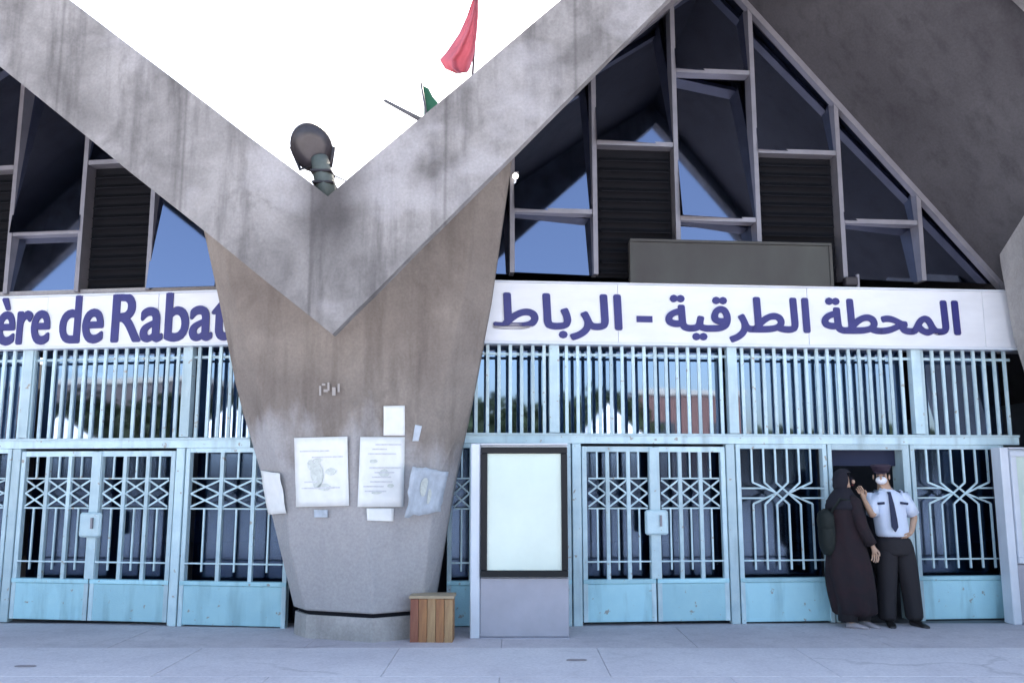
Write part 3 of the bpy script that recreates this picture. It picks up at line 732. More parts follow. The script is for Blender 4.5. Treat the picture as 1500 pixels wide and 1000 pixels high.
# wooden box of upright boards
wx = empty('wooden_crate', at(631, 937, 9.1), 0, 'orange brown box of upright wooden boards with a pale top beside the pillar foot', 'crate')
wx.location.z = 0
p0 = at(600, 935, 9.0); p1 = at(663, 935, 9.0); Hh = .46; wdt = p1.x - p0.x; D = .26
Fb = Front(p0.x, 9.0, R(-1))
ms = [MAT['wood3'], MAT['wood'], MAT['wood2'], MAT['wood'], MAT['wood2']]
for i in range(5):
    g = wdt / 5; j = random.uniform(-.003, .003)
    fbox('plank', Fb, i * g + .002, (i + 1) * g - .002, .012, Hh - .03 + random.uniform(-.004, .004), -.018 + j, j, ms[i], wx, .002)
    fbox('plank', Fb, i * g + .002, (i + 1) * g - .002, .012, Hh - .03, -D, -D + .018, ms[(i + 2) % 5], wx, .002)
for q in (0, wdt):
    for i in range(4):
        g = (D - .036) / 4
        fbox('side_plank', Fb, q - .009 if q else .001, q - .001 if q else .009, .012, Hh - .03, -.019 - (i + 1) * g + .003, -.019 - i * g, ms[(i + 1) % 5], wx)
fbox('box_top', Fb, -.012, wdt + .012, Hh - .028, Hh, -D - .01, .012, MAT['woodtop'], wx, .004)

# papers pasted on the pillar
def paper(corners, fac, name, mat, label, cat='poster', marks=None, curl=.006, cut=None, print_rows=0):
    p0, n = facet(fac); C4 = [hit(x, y, p0, n) for x, y in corners]      # tl, tr, br, bl
    T = empty(name, C4[3], 0, label, cat, 'papers pasted on the pillar')
    bm = bmesh.new(); N = 8; g = []
    for j in range(N + 1):
        row = []
        for i in range(N + 1):
            u, v = i / N, j / N
            p = C4[0].lerp(C4[1], u).lerp(C4[3].lerp(C4[2], u), v)
            e = max(abs(u - .5), abs(v - .5)) * 2
            p = p + n * (.026 + curl * (noise.noise(p * 6) + .6) * (.4 + e ** 4)); 
            if cut: 
                q = (C4[1] - C4[0]).normalized() * cut * noise.noise(Vector((v * 5, u * 3, 2))) * (1 if i in (0, N) else 0)
                p = p + q + Vector((0, 0, cut * noise.noise(Vector((u * 6, v, 7))) * (1 if j in (0, N) else 0)))
            row.append(bm.verts.new(p))
        g.append(row)
    for j in range(N):
        for i in range(N): bm.faces.new((g[j][i], g[j + 1][i], g[j + 1][i + 1], g[j][i + 1]))
    me = bm_mesh(bm, True); me.materials.append(mat)
    o = link('sheet', me, None, T); so_ = o.modifiers.new('th', 'SOLIDIFY'); so_.thickness = .003
    if print_rows:
        rnd = random.Random(int(corners[0][0]))
        for k in range(print_rows):
            v = .1 + .8 * k / print_rows
            if rnd.random() < .25: continue
            u0 = .1 + rnd.random() * .25; u1 = min(.92, u0 + .25 + rnd.random() * .5)
            A = lambda u, v: C4[0].lerp(C4[1], u).lerp(C4[3].lerp(C4[2], u), v) + n * .0375
            prism('print_line', [A(u0, v), A(u0, v + .02), A(u1, v + .02), A(u1, v)], n * .001, MAT['print'], T)
    for (u, v, du, dv) in marks or ():
        c = C4[0].lerp(C4[1], u).lerp(C4[3].lerp(C4[2], u), v) + n * .036
        ux = (C4[1] - C4[0]) * du; vy = (C4[3] - C4[0]) * dv
        pts = [c + ux * math.cos(t) * (1 + .35 * noise.noise(Vector((t, u * 9, 1)))) + vy * math.sin(t) * (1 + .35 * noise.noise(Vector((t, v * 9, 4)))) for t in [k * math.tau / 12 for k in range(12)]]
        prism('printed_mark', pts, n * .0012, MAT['ink'], T)
    return T
paper([(433, 641), (511, 639), (513, 740), (436, 742)], 1, 'poster', MAT['paper'], 'large white poster with a faint green figure, left of the two on the pillar front', marks=[(.42, .55, .12, .2), (.55, .72, .14, .05), (.3, .4, .06, .08), (.68, .5, .1, .05), (.45, .33, .09, .03)], print_rows=9)
paper([(527, 640), (592, 640), (590, 742), (523, 742)], 2, 'poster', MAT['paper'], 'white poster with faint marks on the right face of the pillar', marks=[(.3, .35, .09, .03), (.55, .52, .12, .06), (.7, .7, .07, .03), (.4, .8, .12, .02)], print_rows=12)
paper([(561, 595), (592, 594), (592, 638), (561, 638)], 2, 'notice', MAT['paper'], 'narrow white notice just above the right poster', 'notice')
paper([(536, 744), (576, 744), (575, 763), (537, 762)], 2, 'notice', MAT['paper'], 'small white notice just below the right poster', 'notice')
paper([(386, 688), (414, 692), (424, 750), (398, 752)], 0, 'notice', MAT['paper'], 'tilted white sheet on the narrow left edge of the pillar', 'notice', curl=.012)
paper([(607, 622), (617, 624), (612, 646), (603, 646)], 2, 'notice', MAT['paperblue'], 'little grey scrap of paper right of the narrow notice', 'notice')
paper([(600, 682), (652, 690), (640, 748), (588, 757)], 3, 'torn_poster', MAT['paperblue'], 'torn bluish poster wrapping the right corner of the pillar', cut=.04, curl=.02, marks=[(.4, .4, .1, .2), (.6, .6, .06, .15)])
paper([(462, 746), (482, 746), (482, 757), (462, 757)], 1, 'notice', MAT['paperblue'], 'tiny pale slip under the large left poster', 'notice')
# faded stencil strokes high on the pillar
p0, n = facet(1); st = empty('stencil_mark', hit(483, 580, p0, n), 0, 'faint pale stencilled marks on the pillar above the posters', 'marking')
for (x, y, w_, h_) in ((470, 572, 3, 14), (478, 572, 6, 4), (482, 566, 3, 12), (490, 573, 5, 12), (497, 568, 3, 12), (475, 563, 5, 3)):
    c = hit(x, y, p0, n) + n * .012; ux = (hit(x + w_, y, p0, n) - hit(x, y, p0, n)) / 2; vy = (hit(x, y + h_, p0, n) - hit(x, y, p0, n)) / 2
    prism('stroke', [c - ux - vy, c + ux - vy, c + ux + vy, c - ux + vy], n * .002, MAT['stencil'], st)

# ================================================================== ON THE ROOF
# round floodlight in the valley of the roof
LM = empty('round_floodlight', at(476, 286, 8.3), 0, 'dark round floodlight on a green grey bracket standing in the valley of the roof', 'floodlight')
hc = at(457, 217, 8.3); axis = Vector((.25, -.85, -.42)).normalized()
def disc(c, r, d): return [Vector(p) for p in ring(c, r * .92, axis, 28, r * 1.12, Vector((1, 0, .35)))]
prof = [(.0, .20), (.02, .215), (.06, .22), (.13, .19), (.22, .11), (.27, .05)]
hull('lamp_housing', [disc(hc - axis * a, r, 0) for a, r in prof], MAT['lampbody'], LM, True)
hull('lamp_lens', [disc(hc + axis * a, r, 0) for a, r in ((-.012, .195), (.004, .19), (.012, .10))], MAT['lampglass'], LM, True)
tube('bracket', [at(468, 232, 8.36), at(472, 252, 8.34), at(477, 272, 8.33), at(480, 300, 8.33)], [.085, .095, .10, .085], MAT['stem'], LM, 12)
tube('yoke', [hc + Vector((-.21, .02, .02)), hc + Vector((-.12, .05, -.2)), at(470, 240, 8.38), hc + Vector((.18, .05, -.17)), hc + Vector((.21, .02, .02))], .018, MAT['lampbody'], LM, 8)
tube('cable', [at(474, 250, 8.42), at(500, 262, 8.4), at(512, 268, 8.36), at(516, 290, 8.3)], .007, MAT['lampbody'], LM, 6)
for t_ in (.35, .7): lbox0 = link('bracket_clamp', boxmesh(.21, .21, .03, MAT['lampbody'], .008), None, LM, at(470, 238, 8.35).lerp(at(478, 285, 8.33), t_))
# flags
FLG = empty('flag', at(690, 110, 8.6), 0, 'red flag hanging in folds from a thin pole behind the right roof beam', 'flag')
top_ = at(697, -2, 8.62); foot = at(686, 175, 8.62)
tube('flag_pole', [foot - Vector((0, 0, .3)), top_ + Vector((.03, 0, .25))], .012, MAT['pole'], FLG, 8)
bm = bmesh.new(); NU, NV = 16, 18; g = []
left = [(694, -4), (684, 25), (672, 50), (655, 75), (644, 88), (652, 101), (668, 108)]
rght = [(700, -4), (700, 25), (698, 50), (695, 75), (692, 88), (689, 99), (685, 106)]
def lerp_list(L_, t):
    f = t * (len(L_) - 1); i = min(int(f), len(L_) - 2); f -= i; return (L_[i][0] + (L_[i + 1][0] - L_[i][0]) * f, L_[i][1] + (L_[i + 1][1] - L_[i][1]) * f)
for j in range(NV + 1):
    v = j / NV; l = lerp_list(left, v); r_ = lerp_list(rght, v); row = []
    for i in range(NU + 1):
        u = i / NU; amp = .02 + .06 * v
        row.append(bm.verts.new(at(l[0] + (r_[0] - l[0]) * u, l[1] + (r_[1] - l[1]) * u, 8.56 + amp * math.sin(u * 9 + v * 2.5) + .02 * math.sin(u * 21 + v * 5))))
    g.append(row)
for j in range(NV):
    for i in range(NU): bm.faces.new((g[j][i], g[j + 1][i], g[j + 1][i + 1], g[j][i + 1]))
o = link('flag_cloth', bm_mesh(bm, True), MAT['red'], FLG); s_ = o.modifiers.new('t', 'SOLIDIFY'); s_.thickness = .004
GP = empty('pennant', at(630, 160, 8.5), 0, 'small dark green pennant poking up behind the roof beam below the red flag', 'pennant')
prism('pennant_cloth', [at(x, y, 8.5) for x, y in ((617, 124), (628, 130), (634, 142), (641, 150), (630, 185), (621, 180), (621, 150))], (0, .05, 0), MAT['green'], GP)
tube('pennant_pole', [at(617, 122, 8.47), at(630, 200, 8.47)], .012, MAT['pole'], GP, 8)
RD = empty('metal_rod', at(600, 175, 8.5), 0, 'short dark rod leaning out over the roof beam left of the green pennant', 'rod')
tube('rod', [at(563, 147, 8.5), at(640, 188, 8.5)], [.016, .03], MAT['pole'], RD, 8)

# ================================================================== PEOPLE
def skinned(name, chains, mat, parent, lv=2):
    """chains: list of lists of (point, rx, ry); points shared by position are joined; the first point is the root"""
    vs, rad, es, idx = [], [], [], {}
    for ch in chains:
        last = None
        for p, rx, ry in ch:
            k = tuple(round(c, 4) for c in p)
            if k not in idx: idx[k] = len(vs); vs.append(p); rad.append((rx, ry))
            i = idx[k]
            if last is not None and last != i: es.append((last, i))
            last = i
    me = bpy.data.meshes.new(name); me.from_pydata(vs, es, [])
    o = bpy.data.objects.new(name, me); COL.objects.link(o); me.materials.append(mat)
    o.parent = parent; 
    sk = o.modifiers.new('skin', 'SKIN'); sk.use_smooth_shade = True; sk.branch_smoothing = .6
    for i, (a, b) in enumerate(rad): me.skin_vertices[0].data[i].radius = (a, b)
    me.skin_vertices[0].data[0].use_root = True
    sb = o.modifiers.new('sub', 'SUBSURF'); sb.levels = lv; sb.render_levels = lv
    return o
def hand(wrist, d, side, palm_n, curl=.35, s=1.0):
    """finger chains: d points along the hand, side towards the thumb, palm_n out of the palm"""
    wrist = Vector(wrist); d = Vector(d).normalized(); side = Vector(side).normalized(); pn = Vector(palm_n).normalized()
    out = []; pc = wrist + d * .045 * s
    out.append([(tuple(wrist), .027 * s, .022 * s), (tuple(pc), .036 * s, .018 * s)])
    for k, (off, ln) in enumerate(((.03, .070), (.010, .078), (-.010, .072), (-.029, .056))):
        b = pc + d * .042 * s + side * off * s; m = b + d * ln * .5 * s + pn * curl * .02 * s; e = m + d * ln * .42 * s + pn * curl * .055 * s
        out.append([(tuple(pc), .036 * s, .018 * s), (tuple(b), .0095 * s, .009 * s), (tuple(m), .0085 * s, .0085 * s), (tuple(e), .007 * s, .007 * s)])
    tb = wrist + d * .03 * s + side * .034 * s; tm = tb + d * .03 * s + side * .02 * s + pn * .012 * s; te = tm + d * .03 * s + side * .004 * s + pn * .016 * s
    out.append([(tuple(pc), .036 * s, .018 * s), (tuple(tb), .012 * s, .012 * s), (tuple(tm), .0105 * s, .0105 * s), (tuple(te), .0085 * s, .0085 * s)])
    return out
def head(neck, c, fwd, chains_root, s=1.0):
    """skull, jaw, nose and ears as branches from the neck; fwd = where the face looks"""
    neck = Vector(neck); c = Vector(c); f = Vector(fwd).normalized(); r_ = f.cross(Vector((0, 0, 1))).normalized()
    sk = c + Vector((0, 0, .035)) * s - f * .012 * s; crown = c + Vector((0, 0, .082)) * s - f * .01 * s; jaw = c + f * .035 * s - Vector((0, 0, .055)) * s
    ch = [[chains_root, (tuple(neck), .058 * s, .058 * s), (tuple(c - Vector((0, 0, .02)) * s), .074 * s, .082 * s), (tuple(sk), .08 * s, .092 * s), (tuple(crown), .052 * s, .06 * s)],
          [(tuple(c - Vector((0, 0, .02)) * s), .074 * s, .082 * s), (tuple(jaw), .042 * s, .035 * s), (tuple(jaw + f * .03 * s - Vector((0, 0, .02)) * s), .022 * s, .018 * s)]]
    return ch
def face(parent, c, fwd, s, skin, masked=False):
    c = Vector(c); f = Vector(fwd).normalized(); r_ = f.cross(Vector((0, 0, 1))).normalized(); up = Vector((0, 0, 1))
    def ball(name, p, rx, ry, rz, mat, seg=12):
        bm = bmesh.new(); bmesh.ops.create_uvsphere(bm, u_segments=seg, v_segments=8, radius=1)
        for v in bm.verts: v.co = r_ * v.co.x * rx + f * v.co.y * ry + up * v.co.z * rz
        o = bpy.data.objects.new(name, bm_mesh(bm, True)); COL.objects.link(o); o.data.materials.append(mat); o.location = p; o.parent = parent; return o
    for sg in (-1, 1):
        ball('eye', c + r_ * .031 * sg * s + f * .083 * s + up * .018 * s, .014 * s, .008 * s, .008 * s, MAT['capm'])
        ball('eyebrow', c + r_ * .031 * sg * s + f * .087 * s + up * .036 * s, .019 * s, .006 * s, .004 * s, MAT['capm'])
        ball('ear', c + r_ * .084 * sg * s - f * .005 * s, .010 * s, .02 * s, .032 * s, skin)
    ball('nose', c + f * .100 * s - up * .008 * s, .012 * s, .020 * s, .024 * s, skin)
    if masked:
        ball('face_mask', c + f * .052 * s - up * .034 * s, .062 * s, .058 * s, .046 * s, MAT['mask'], 20)
    else:
        ball('mouth', c + f * .088 * s - up * .046 * s, .02 * s, .01 * s, .006 * s, MAT['trim'])
def loft(name, secs, mat, parent, n=28, fold=0.0, seed=0, cap=True):
    """clothing from horizontal sections (x, y, z, rx, ry); folds grow towards the last section"""
    rings = []
    for k, (x, y, z, rx, ry) in enumerate(secs):
        t = k / (len(secs) - 1); row = []
        for i in range(n):
            a = math.tau * i / n
            w_ = 1 + fold * t * (math.sin(a * 7 + seed + z * 3) * .6 + noise.noise(Vector((math.cos(a) * 2, math.sin(a) * 2, z * 3 + seed))) * 1.2)
            row.append(Vector((x + rx * w_ * math.cos(a), y + ry * w_ * math.sin(a), z)))
        rings.append(row)
    o = hull(name, rings, mat, None, True, cap, False); o.parent = parent
    sb = o.modifiers.new('s', 'SUBSURF'); sb.levels = 1; sb.render_levels = 1
    return o
def ltube(name, path, rad, mat, parent, n=14):
    o = tube(name, path, rad, mat, None, n); o.parent = parent; return o
def lbox(name, c, s, mat, parent, rot=(0, 0, 0), bev=.004):
    o = bpy.data.objects.new(name, boxmesh(s[0], s[1], s[2], mat, bev)); COL.objects.link(o); o.location = c; o.rotation_euler = rot; o.parent = parent; return o
def shoe(parent, x, y, ang, mat, s=1.0):
    c, s_ = math.cos(ang), math.sin(ang)
    f = Vector((s_, -c, 0)); r_ = Vector((c, s_, 0)); rings = []
    for t, w_, h in ((-.085, .030, .055), (-.07, .042, .085), (-.01, .043, .092), (.05, .046, .065), (.11, .048, .048), (.155, .040, .036), (.18, .022, .022)):
        o = Vector((x, y, 0)) + f * t * s
        rings.append([o + r_ * w_ * s * math.cos(a) + Vector((0, 0, max(0.0, h * .5 * s * (1 + math.sin(a) * 1.0)))) for a in [math.tau * k / 12 for k in range(12)]])
    o = hull('shoe', rings, mat, None, True, True, False); o.parent = parent

# ---- guard: white shirt, navy tie, cap, legs apart, right forearm raised, left hand on hip
gp = at(1318, 915, 10.02)
G_ = empty('person', (gp.x, 10.02, .013), R(0), 'person in white shirt, navy tie, dark cap and white face mask standing in the doorway', 'person')
fw = Vector((-.42, -.9, -.05)).normalized()
hip = (.0, .02, .93); ch = []
spine = [(hip, .11, .085), ((-.01, .02, 1.10), .135, .10), ((-.03, .01, 1.28), .15, .10), ((-.045, .01, 1.39), .105, .07)]
ch.append(spine)
chest = spine[-1]
hc_ = (-.115, -.035, 1.60)
ch += head((-.075, .0, 1.49), hc_, fw, chest, .98)
Lsh = (.125, .01, 1.385); Lel = (.265, .06, 1.16); Lwr = (.165, -.06, .985)   # viewer's right arm, hand on hip
Rsh = (-.21, .0, 1.385); Rel = (-.26, -.10, 1.17); Rwr = (-.375, -.17, 1.36)    # viewer's left arm, raised
ch.append([chest, (Lsh, .05, .05), (Lel, .043, .043), (Lwr, .027, .027)]); ch += hand(Lwr, (-.8, -.1, -.45), (-.2, -.7, .5), (-.5, .6, -.1), .6)
ch.append([chest, (Rsh, .05, .05), (Rel, .043, .043), (Rwr, .027, .027)]); ch += hand(Rwr, (-.35, -.2, .8), (.6, -.5, .3), (-.5, -.6, 0), .4)
for sx, fx in ((-.10, -.12), (.10, .17)):
    ch.append([(hip, .11, .085), ((sx, .02, .86), .08, .08), (((sx + fx) / 2, .0, .49), .062, .066), ((fx, .03, .10), .042, .045), ((fx, -.06, .04), .035, .03)])
skinned('body', ch, MAT['skin2'], G_)
face(G_, hc_, fw, .98, MAT['skin2'], True)
loft('shirt', [(-.005, .02, .935, .178, .135), (-.005, .02, .98, .186, .142), (-.02, .015, 1.10, .178, .135), (-.035, .012, 1.24, .186, .135), (-.042, .008, 1.34, .192, .125), (-.045, .008, 1.41, .165, .105), (-.05, .008, 1.45, .098, .08), (-.062, .0, 1.475, .068, .066)][::-1], MAT['shirt'], G_, 32, .035, 2)
ltube('sleeve', [(.085, .01, 1.40), Lsh, (.20, .035, 1.275), (.248, .052, 1.19)], [.07, .078, .072, .070], MAT['shirt'], G_)
ltube('sleeve', [(-.16, .005, 1.40), Rsh, (-.235, -.045, 1.28), (-.256, -.085, 1.195)], [.07, .078, .072, .069], MAT['shirt'], G_)
ltube('collar', [(-.13, -.02, 1.47), (-.075, -.085, 1.445), (-.01, -.03, 1.47)], [.018, .022, .018], MAT['shirt'], G_)
tz = [( -.075, -.106, 1.44, .020), (-.070, -.121, 1.405, .017), (-.062, -.139, 1.30, .026), (-.050, -.142, 1.15, .034), (-.047, -.148, 1.06, .036), (-.046, -.148, 1.01, .004)]
rg = [[Vector((x - w_, y, z)), Vector((x + w_, y, z)), Vector((x + w_, y - .008, z)), Vector((x - w_, y - .008, z))] for x, y, z, w_ in tz]
o = hull('tie', rg, MAT['navy'], None, False, True, False); o.parent = G_
for x, rz in ((-.165, .15), (.075, -.15)):
    lbox('pocket_flap', (x + (.0 if x < 0 else .01), -.125 + abs(x) * .1, 1.315), (.085, .012, .026), MAT['navy'], G_, (R(-6), R(8 if x > 0 else -4), rz))
for x in (-.175, .10): lbox('shoulder_board', (x, .005, 1.455 - abs(x + .04) * .12), (.085, .05, .014), MAT['navy'], G_, (0, R(14 if x > 0 else -14), 0))
loft('belt', [(-.003, .02, .925, .180, .137), (-.003, .02, .965, .182, .139)], MAT['capm'], G_, 28)
loft('trousers', [(-.003, .02, .955, .178, .134), (.0, .02, .90, .190, .140), (.01, .02, .83, .205, .142), (.015, .015, .77, .205, .135), (.018, .01, .74, .19, .12)], MAT['black'], G_, 32, .02, 4)
for sx, fx in ((-.085, -.125), (.105, .17)):
    loft('trouser_leg', [(sx, .015, .86, .105, .115), (sx * 1.05, .015, .72, .118, .118), (sx * .5 + fx * .5, .0, .50, .104, .108), (sx * .2 + fx * .8, .015, .30, .098, .105), (fx, .02, .14, .094, .105), (fx, .01, .045, .096, .115)], MAT['black'], G_, 24, .07, 3 + sx)
shoe(G_, -.12, -.04, R(-14), MAT['shoe']); shoe(G_, .17, -.04, R(14), MAT['shoe'])
# cap with visor, tipped with the head
cc = Vector(hc_) + Vector((.004, .01, .066)); rgs = []
for z, r_ in ((-.012, .088), (.012, .09), (.03, .098), (.052, .112), (.066, .108), (.076, .085)): rgs.append(ring(cc + Vector((0, 0, z)) + fw * z * .25, r_, (0, 0, 1), 24))
o = hull('cap', rgs, MAT['capm'], None, True, True, False); o.parent = G_
vz = cc + fw * .085 + Vector((0, 0, -.008)); vr = fw.cross(Vector((0, 0, 1))).normalized()
pts = [vz + vr * .07 * math.cos(t) + fw * (.062 * math.sin(t) - .01) - Vector((0, 0, .02)) * math.sin(t) for t in [math.pi * k / 10 for k in range(11)]]
o = prism('visor', pts, (0, 0, .006), MAT['capm']); o.parent = G_

# ---- person in the long dark robe, turned to the right towards the guard
wp = at(1246, 918, 9.93)
W_ = empty('person', (wp.x, 9.93, .013), 0, 'person in long dark maroon robe and headscarf facing the guard, dark bag on the back', 'person')
fw2 = Vector((.86, -.5, .02)).normalized()
hip = (-.01, .0, .90); ch = []
spine = [(hip, .14, .12), ((-.01, .0, 1.08), .11, .10), ((-.015, .0, 1.26), .125, .10), ((-.02, .0, 1.36), .10, .08)]
ch.append(spine); chest = spine[-1]; hc2 = (.015, -.01, 1.555)
ch += head((-.01, .0, 1.44), hc2, fw2, chest, .95)
sh1 = (.06, -.13, 1.33); el1 = (.12, -.17, 1.07); wr1 = (.235, -.16, .855)
sh2 = (-.07, .13, 1.33); el2 = (-.05, .15, 1.06); wr2 = (.07, .08, 1.0)
ch.append([chest, (sh1, .052, .052), (el1, .038, .038), (wr1, .025, .025)]); ch += hand(wr1, (.18, .05, -.95), (.7, -.6, .0), (-.5, -.3, 0), .5, 1.05)
ch.append([chest, (sh2, .052, .052), (el2, .038, .038), (wr2, .025, .025)]); ch += hand(wr2, (.9, -.2, 0), (0, -.3, .9), (0, -.9, -.2), .5)
for sx, sy, fx, fyy in ((-.02, -.06, -.045, -.07), (.03, .06, .14, .03)):
    ch.append([(hip, .14, .12), ((sx, sy, .84), .09, .09), (((sx + fx) / 2, sy, .47), .055, .06), ((fx, fyy, .10), .036, .04), ((fx + .05, fyy - .03, .04), .03, .028)])
skinned('body', ch, MAT['skin2'], W_)
face(W_, hc2, fw2, .95, MAT['skin2'])
loft('robe', [(-.01, .0, 1.43, .07, .07), (-.015, .0, 1.395, .13, .15), (-.015, .0, 1.33, .17, .185), (-.01, .0, 1.18, .17, .165), (.0, .0, 1.02, .175, .165), (.01, .0, .85, .205, .19), (.02, .0, .68, .235, .205), (.03, .0, .52, .25, .21), (.045, .0, .36, .245, .215), (.06, .0, .20, .235, .20), (.065, .0, .11, .24, .20)], MAT['robe'], W_, 56, .12, 5)
ltube('sleeve', [(.03, -.10, 1.36), sh1, (.095, -.155, 1.18), el1, (.18, -.165, .95), (.215, -.162, .885)], [.065, .078, .07, .066, .062, .06], MAT['robe'], W_)
ltube('sleeve', [(-.04, .10, 1.36), sh2, (-.055, .145, 1.16), el2, (.03, .10, 1.02)], [.065, .078, .07, .066, .06], MAT['robe'], W_)
for fx, fyy in ((-.045, -.06), (.14, .04)):
    ltube('trouser_leg', [(fx * .6, fyy, .55), (fx, fyy, .3), (fx, fyy, .075)], [.12, .105, .10], MAT['black'], W_)
shoe(W_, .0, -.09, R(60), MAT['paleshoe'], .9); shoe(W_, .17, .0, R(35), MAT['paleshoe'], .9)
# headscarf: wraps skull and neck, open at the face
bm = bmesh.new(); bmesh.ops.create_uvsphere(bm, u_segments=28, v_segments=18, radius=1)
hcv = Vector(hc2); rt = fw2.cross(Vector((0, 0, 1))).normalized()
dl = []
for v in bm.verts:
    d = v.co.copy(); p = rt * d.x * .098 + fw2 * d.y * .112 + Vector((0, 0, 1)) * d.z * .128
    if d.z < -.3: p += Vector((0, 0, -.05)) * (-d.z) - fw2 * .01
    if d.y > .62 and -.62 < d.z < .58 and abs(d.x) < .62: dl.append(v)
    v.co = hcv + p - fw2 * .012 + Vector((0, 0, .012))
bmesh.ops.delete(bm, geom=dl, context='VERTS')
o = bpy.data.objects.new('headscarf', bm_mesh(bm, True)); COL.objects.link(o); o.data.materials.append(MAT['scarf']); o.parent = W_
s_ = o.modifiers.new('s', 'SOLIDIFY'); s_.thickness = .012
loft('scarf_drape', [(.0, .0, 1.50, .075, .08), (-.005, .0, 1.45, .10, .11), (-.01, .0, 1.38, .155, .17), (-.01, .0, 1.29, .188, .20), (-.01, .0, 1.22, .192, .202)], MAT['scarf'], W_, 32, .05, 9)
ltube('trim', [(.10, -.165, 1.24), (.15, -.13, 1.16), (.165, -.14, 1.10)], [.008, .010, .008], MAT['trim'], W_, 8)
BG = empty('shoulder_bag', (wp.x - .24, 9.93, .9), 0, 'dark green black bag hanging at the back of the robed person', 'bag')
def sph(name, c, r3, mat, parent, pw=2.6):
    bm = bmesh.new(); bmesh.ops.create_uvsphere(bm, u_segments=20, v_segments=14, radius=1)
    for v in bm.verts:
        d = v.co; d = Vector([math.copysign(abs(q) ** (2 / pw), q) for q in d]); v.co = Vector((d.x * r3[0], d.y * r3[1], d.z * r3[2])) * (1 + .05 * noise.noise(d * 2.5))
    return link(name, bm_mesh(bm, True), mat, parent, c)
sph('bag_body', (wp.x - .215, 9.90, 1.02), (.08, .13, .25), MAT['bagm'], BG)
sph('bag_flap', (wp.x - .225, 9.885, 1.14), (.08, .135, .12), MAT['bagm'], BG)
tube('bag_strap', [(wp.x - .2, 9.80, 1.22), (wp.x - .1, 9.76, 1.38), (wp.x + .02, 9.76, 1.36)], .014, MAT['bagm'], BG, 8)

# ================================================================== ACROSS THE SQUARE (seen mirrored in the glass)
def mirror_spot(F, px, py, out, z):
    p = F.w(0, 0, out); d = ray(px, py); h = hit(px, py, p, F.n); r_ = d - F.n * 2 * d.dot(F.n); t = (z - h.z) / r_.z
    return h + r_ * t
def tent(x, y, H, wd, label):
    T = empty('canopy_tent', (x, y, 0), 0, label, 'tent', 'white canopy tents across the square')
    h = wd / 2; ez = 2.3
    bm = bmesh.new(); N = 8; rows = []
    for k in range(N + 1):
        t = k / N; r_ = h * (1 - t); z = ez + (H - ez) * (t ** 1.25)
        rows.append([bm.verts.new((x + sx * r_ + .0, y + sy * r_, z)) for sx, sy in ((-1, -1), (0, -1), (1, -1), (1, 0), (1, 1), (0, 1), (-1, 1), (-1, 0))] if k < N else [bm.verts.new((x, y, H))])
    for a, b in zip(rows, rows[1:]):
        for i in range(8):
            if len(b) == 1: bm.faces.new((a[i], a[(i + 1) % 8], b[0]))
            else: bm.faces.new((a[i], a[(i + 1) % 8], b[(i + 1) % 8], b[i]))
    o = link('canopy', bm_mesh(bm), MAT['tent'], T); s_ = o.modifiers.new('s', 'SOLIDIFY'); s_.thickness = .01
    for sx, sy in ((-1, -1), (1, -1), (1, 1), (-1, 1)): link('leg', boxmesh(.04, .04, ez, MAT['tentpole']), None, T, (x + sx * (h - .03), y + sy * (h - .03), ez / 2))
    for sy in (-1, 1): link('valance', boxmesh(wd, .01, .25, MAT['tent']), None, T, (x, y + sy * h, ez - .13))
    for sx in (-1, 1): link('valance', boxmesh(.01, wd - .03, .25, MAT['tent']), None, T, (x + sx * h, y, ez - .13))
for F, px, py, H, lab in ((FR, 890, 591, 3.9, 'white pyramid tent mirrored in the glass above the right gate'), (FL, 90, 607, 3.6, 'white pyramid tent mirrored in the glass above the left gate'), (FL, 338, 593, 3.9, 'white pyramid tent mirrored in the glass beside the pillar')):
    p = mirror_spot(F, px, py, -.18, H); print('TENT', tuple(round(c, 2) for c in p)); tent(p.x, p.y, H, 3.0, lab)
def block(x, y, wx_, wy, H, mat, label):
    T = empty('far_building', (x, y, 0), 0, label, 'building', 'buildings across the square')
    link('wall', boxmesh(wx_, wy, H, mat), None, T, (x, y, H / 2)); link('parapet', boxmesh(wx_ + .3, wy + .3, .4, MAT['cream']), None, T, (x, y, H + .2))
    n = int(wx_ // 3)
    for k in range(int(H // 3)):
        for i in range(n): link('window', boxmesh(1.3, .1, 1.4, MAT['win']), None, T, (x - wx_ / 2 + (i + .5) * wx_ / n, y + wy / 2 + .06, 1.9 + k * 3))
block(22.5, -46, 8, 9, 7.6, MAT['brick'], 'brown red building mirrored in the glass over the right gate')
block(-50, -40, 26, 9, 8.5, MAT['brick2'], 'long dull brown building mirrored in the left glass')
block(33, -50, 11, 9, 4.8, MAT['cream'], 'low cream building mirrored in the glass over the knot pattern panel')
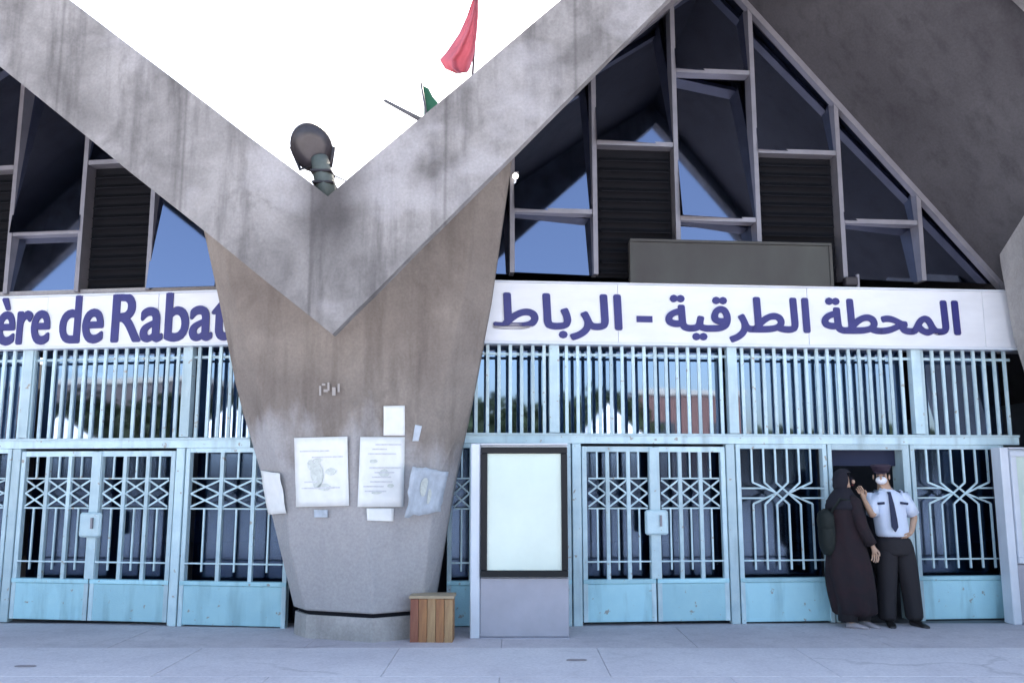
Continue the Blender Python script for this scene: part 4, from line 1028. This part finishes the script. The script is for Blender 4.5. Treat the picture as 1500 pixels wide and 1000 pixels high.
def tree(x, y, H, r_, label, seed):
    rnd = random.Random(seed); T = empty('tree', (x, y, 0), 0, label, 'tree', 'trees across the square')
    tube('trunk', [(x, y, 0), (x + .1, y, H * .3), (x - .05, y, H * .6)], [.22, .16, .09], MAT['bark'], T, 8)
    bm = bmesh.new()
    for k in range(2600):
        d = Vector((rnd.gauss(0, 1), rnd.gauss(0, 1), rnd.gauss(0, 1))).normalized() * (rnd.random() ** .4)
        c = Vector((x + d.x * r_, y + d.y * r_, H * .66 + d.z * H * .34)); c += Vector((noise.noise(c), noise.noise(c + Vector((9, 0, 0))), noise.noise(c + Vector((0, 9, 0))))) * .8
        a = Vector((rnd.gauss(0, 1), rnd.gauss(0, 1), rnd.gauss(0, 1))).normalized() * .3; b = a.orthogonal().normalized() * .2
        bm.faces.new([bm.verts.new(c + q) for q in (a, b, -a, -b)])
    link('crown', bm_mesh(bm), MAT['leaf'], T)
TL = ['leafy tree mirrored in the glass above the left gate, left of the tent', 'broad leafy tree mirrored in the glass just left of the pillar', 'tallest round tree mirrored in the glass just right of the pillar', 'low tree mirrored in the glass right of the brown red building',
      'low tree mirrored in the glass over the knot pattern panel, left of the cream building', 'low tree mirrored in the glass nearest the right frame edge', 'leafy tree mirrored in the glass nearest the left frame edge']
for i, (x, y, H, r_) in enumerate(((-44, -33, 7.6, 3.8), (-29, -34, 8.2, 4.2), (7, -36, 6.6, 4.0), (14, -38, 7.4, 4.4), (29, -40, 5.0, 3.6), (39, -40, 5.4, 4.0), (-36, -33, 7.4, 4.0))):
    tree(x, y, H, r_, TL[i], i)

# small litter and stains on the pavement are left to the paving material; two dropped scraps are real
for (x, y, lab) in ((845, 966, 'small dark stain-like scrap lying on the pavement in front of the poster cabinet'), (38, 975, 'small dark scrap lying on the pavement near the left edge')):
    d = ray(x, y); t = (0.022 - EYE.z) / d.z; p = EYE + d * t
    bm = bmesh.new(); vs = [bm.verts.new((.09 * math.cos(a) * (1 + .4 * noise.noise(Vector((a, x, 0)))), .04 * math.sin(a) * (1 + .4 * noise.noise(Vector((a, 3, x)))), .002 * math.sin(3 * a))) for a in [math.tau * k / 14 for k in range(14)]]
    f = bm.faces.new(vs); r_ = bmesh.ops.extrude_face_region(bm, geom=[f]); bmesh.ops.translate(bm, vec=(0, 0, .004), verts=[g for g in r_['geom'] if isinstance(g, bmesh.types.BMVert)])
    tag(link('litter', bm_mesh(bm), MAT['scrap'], None, p), lab, 'litter')
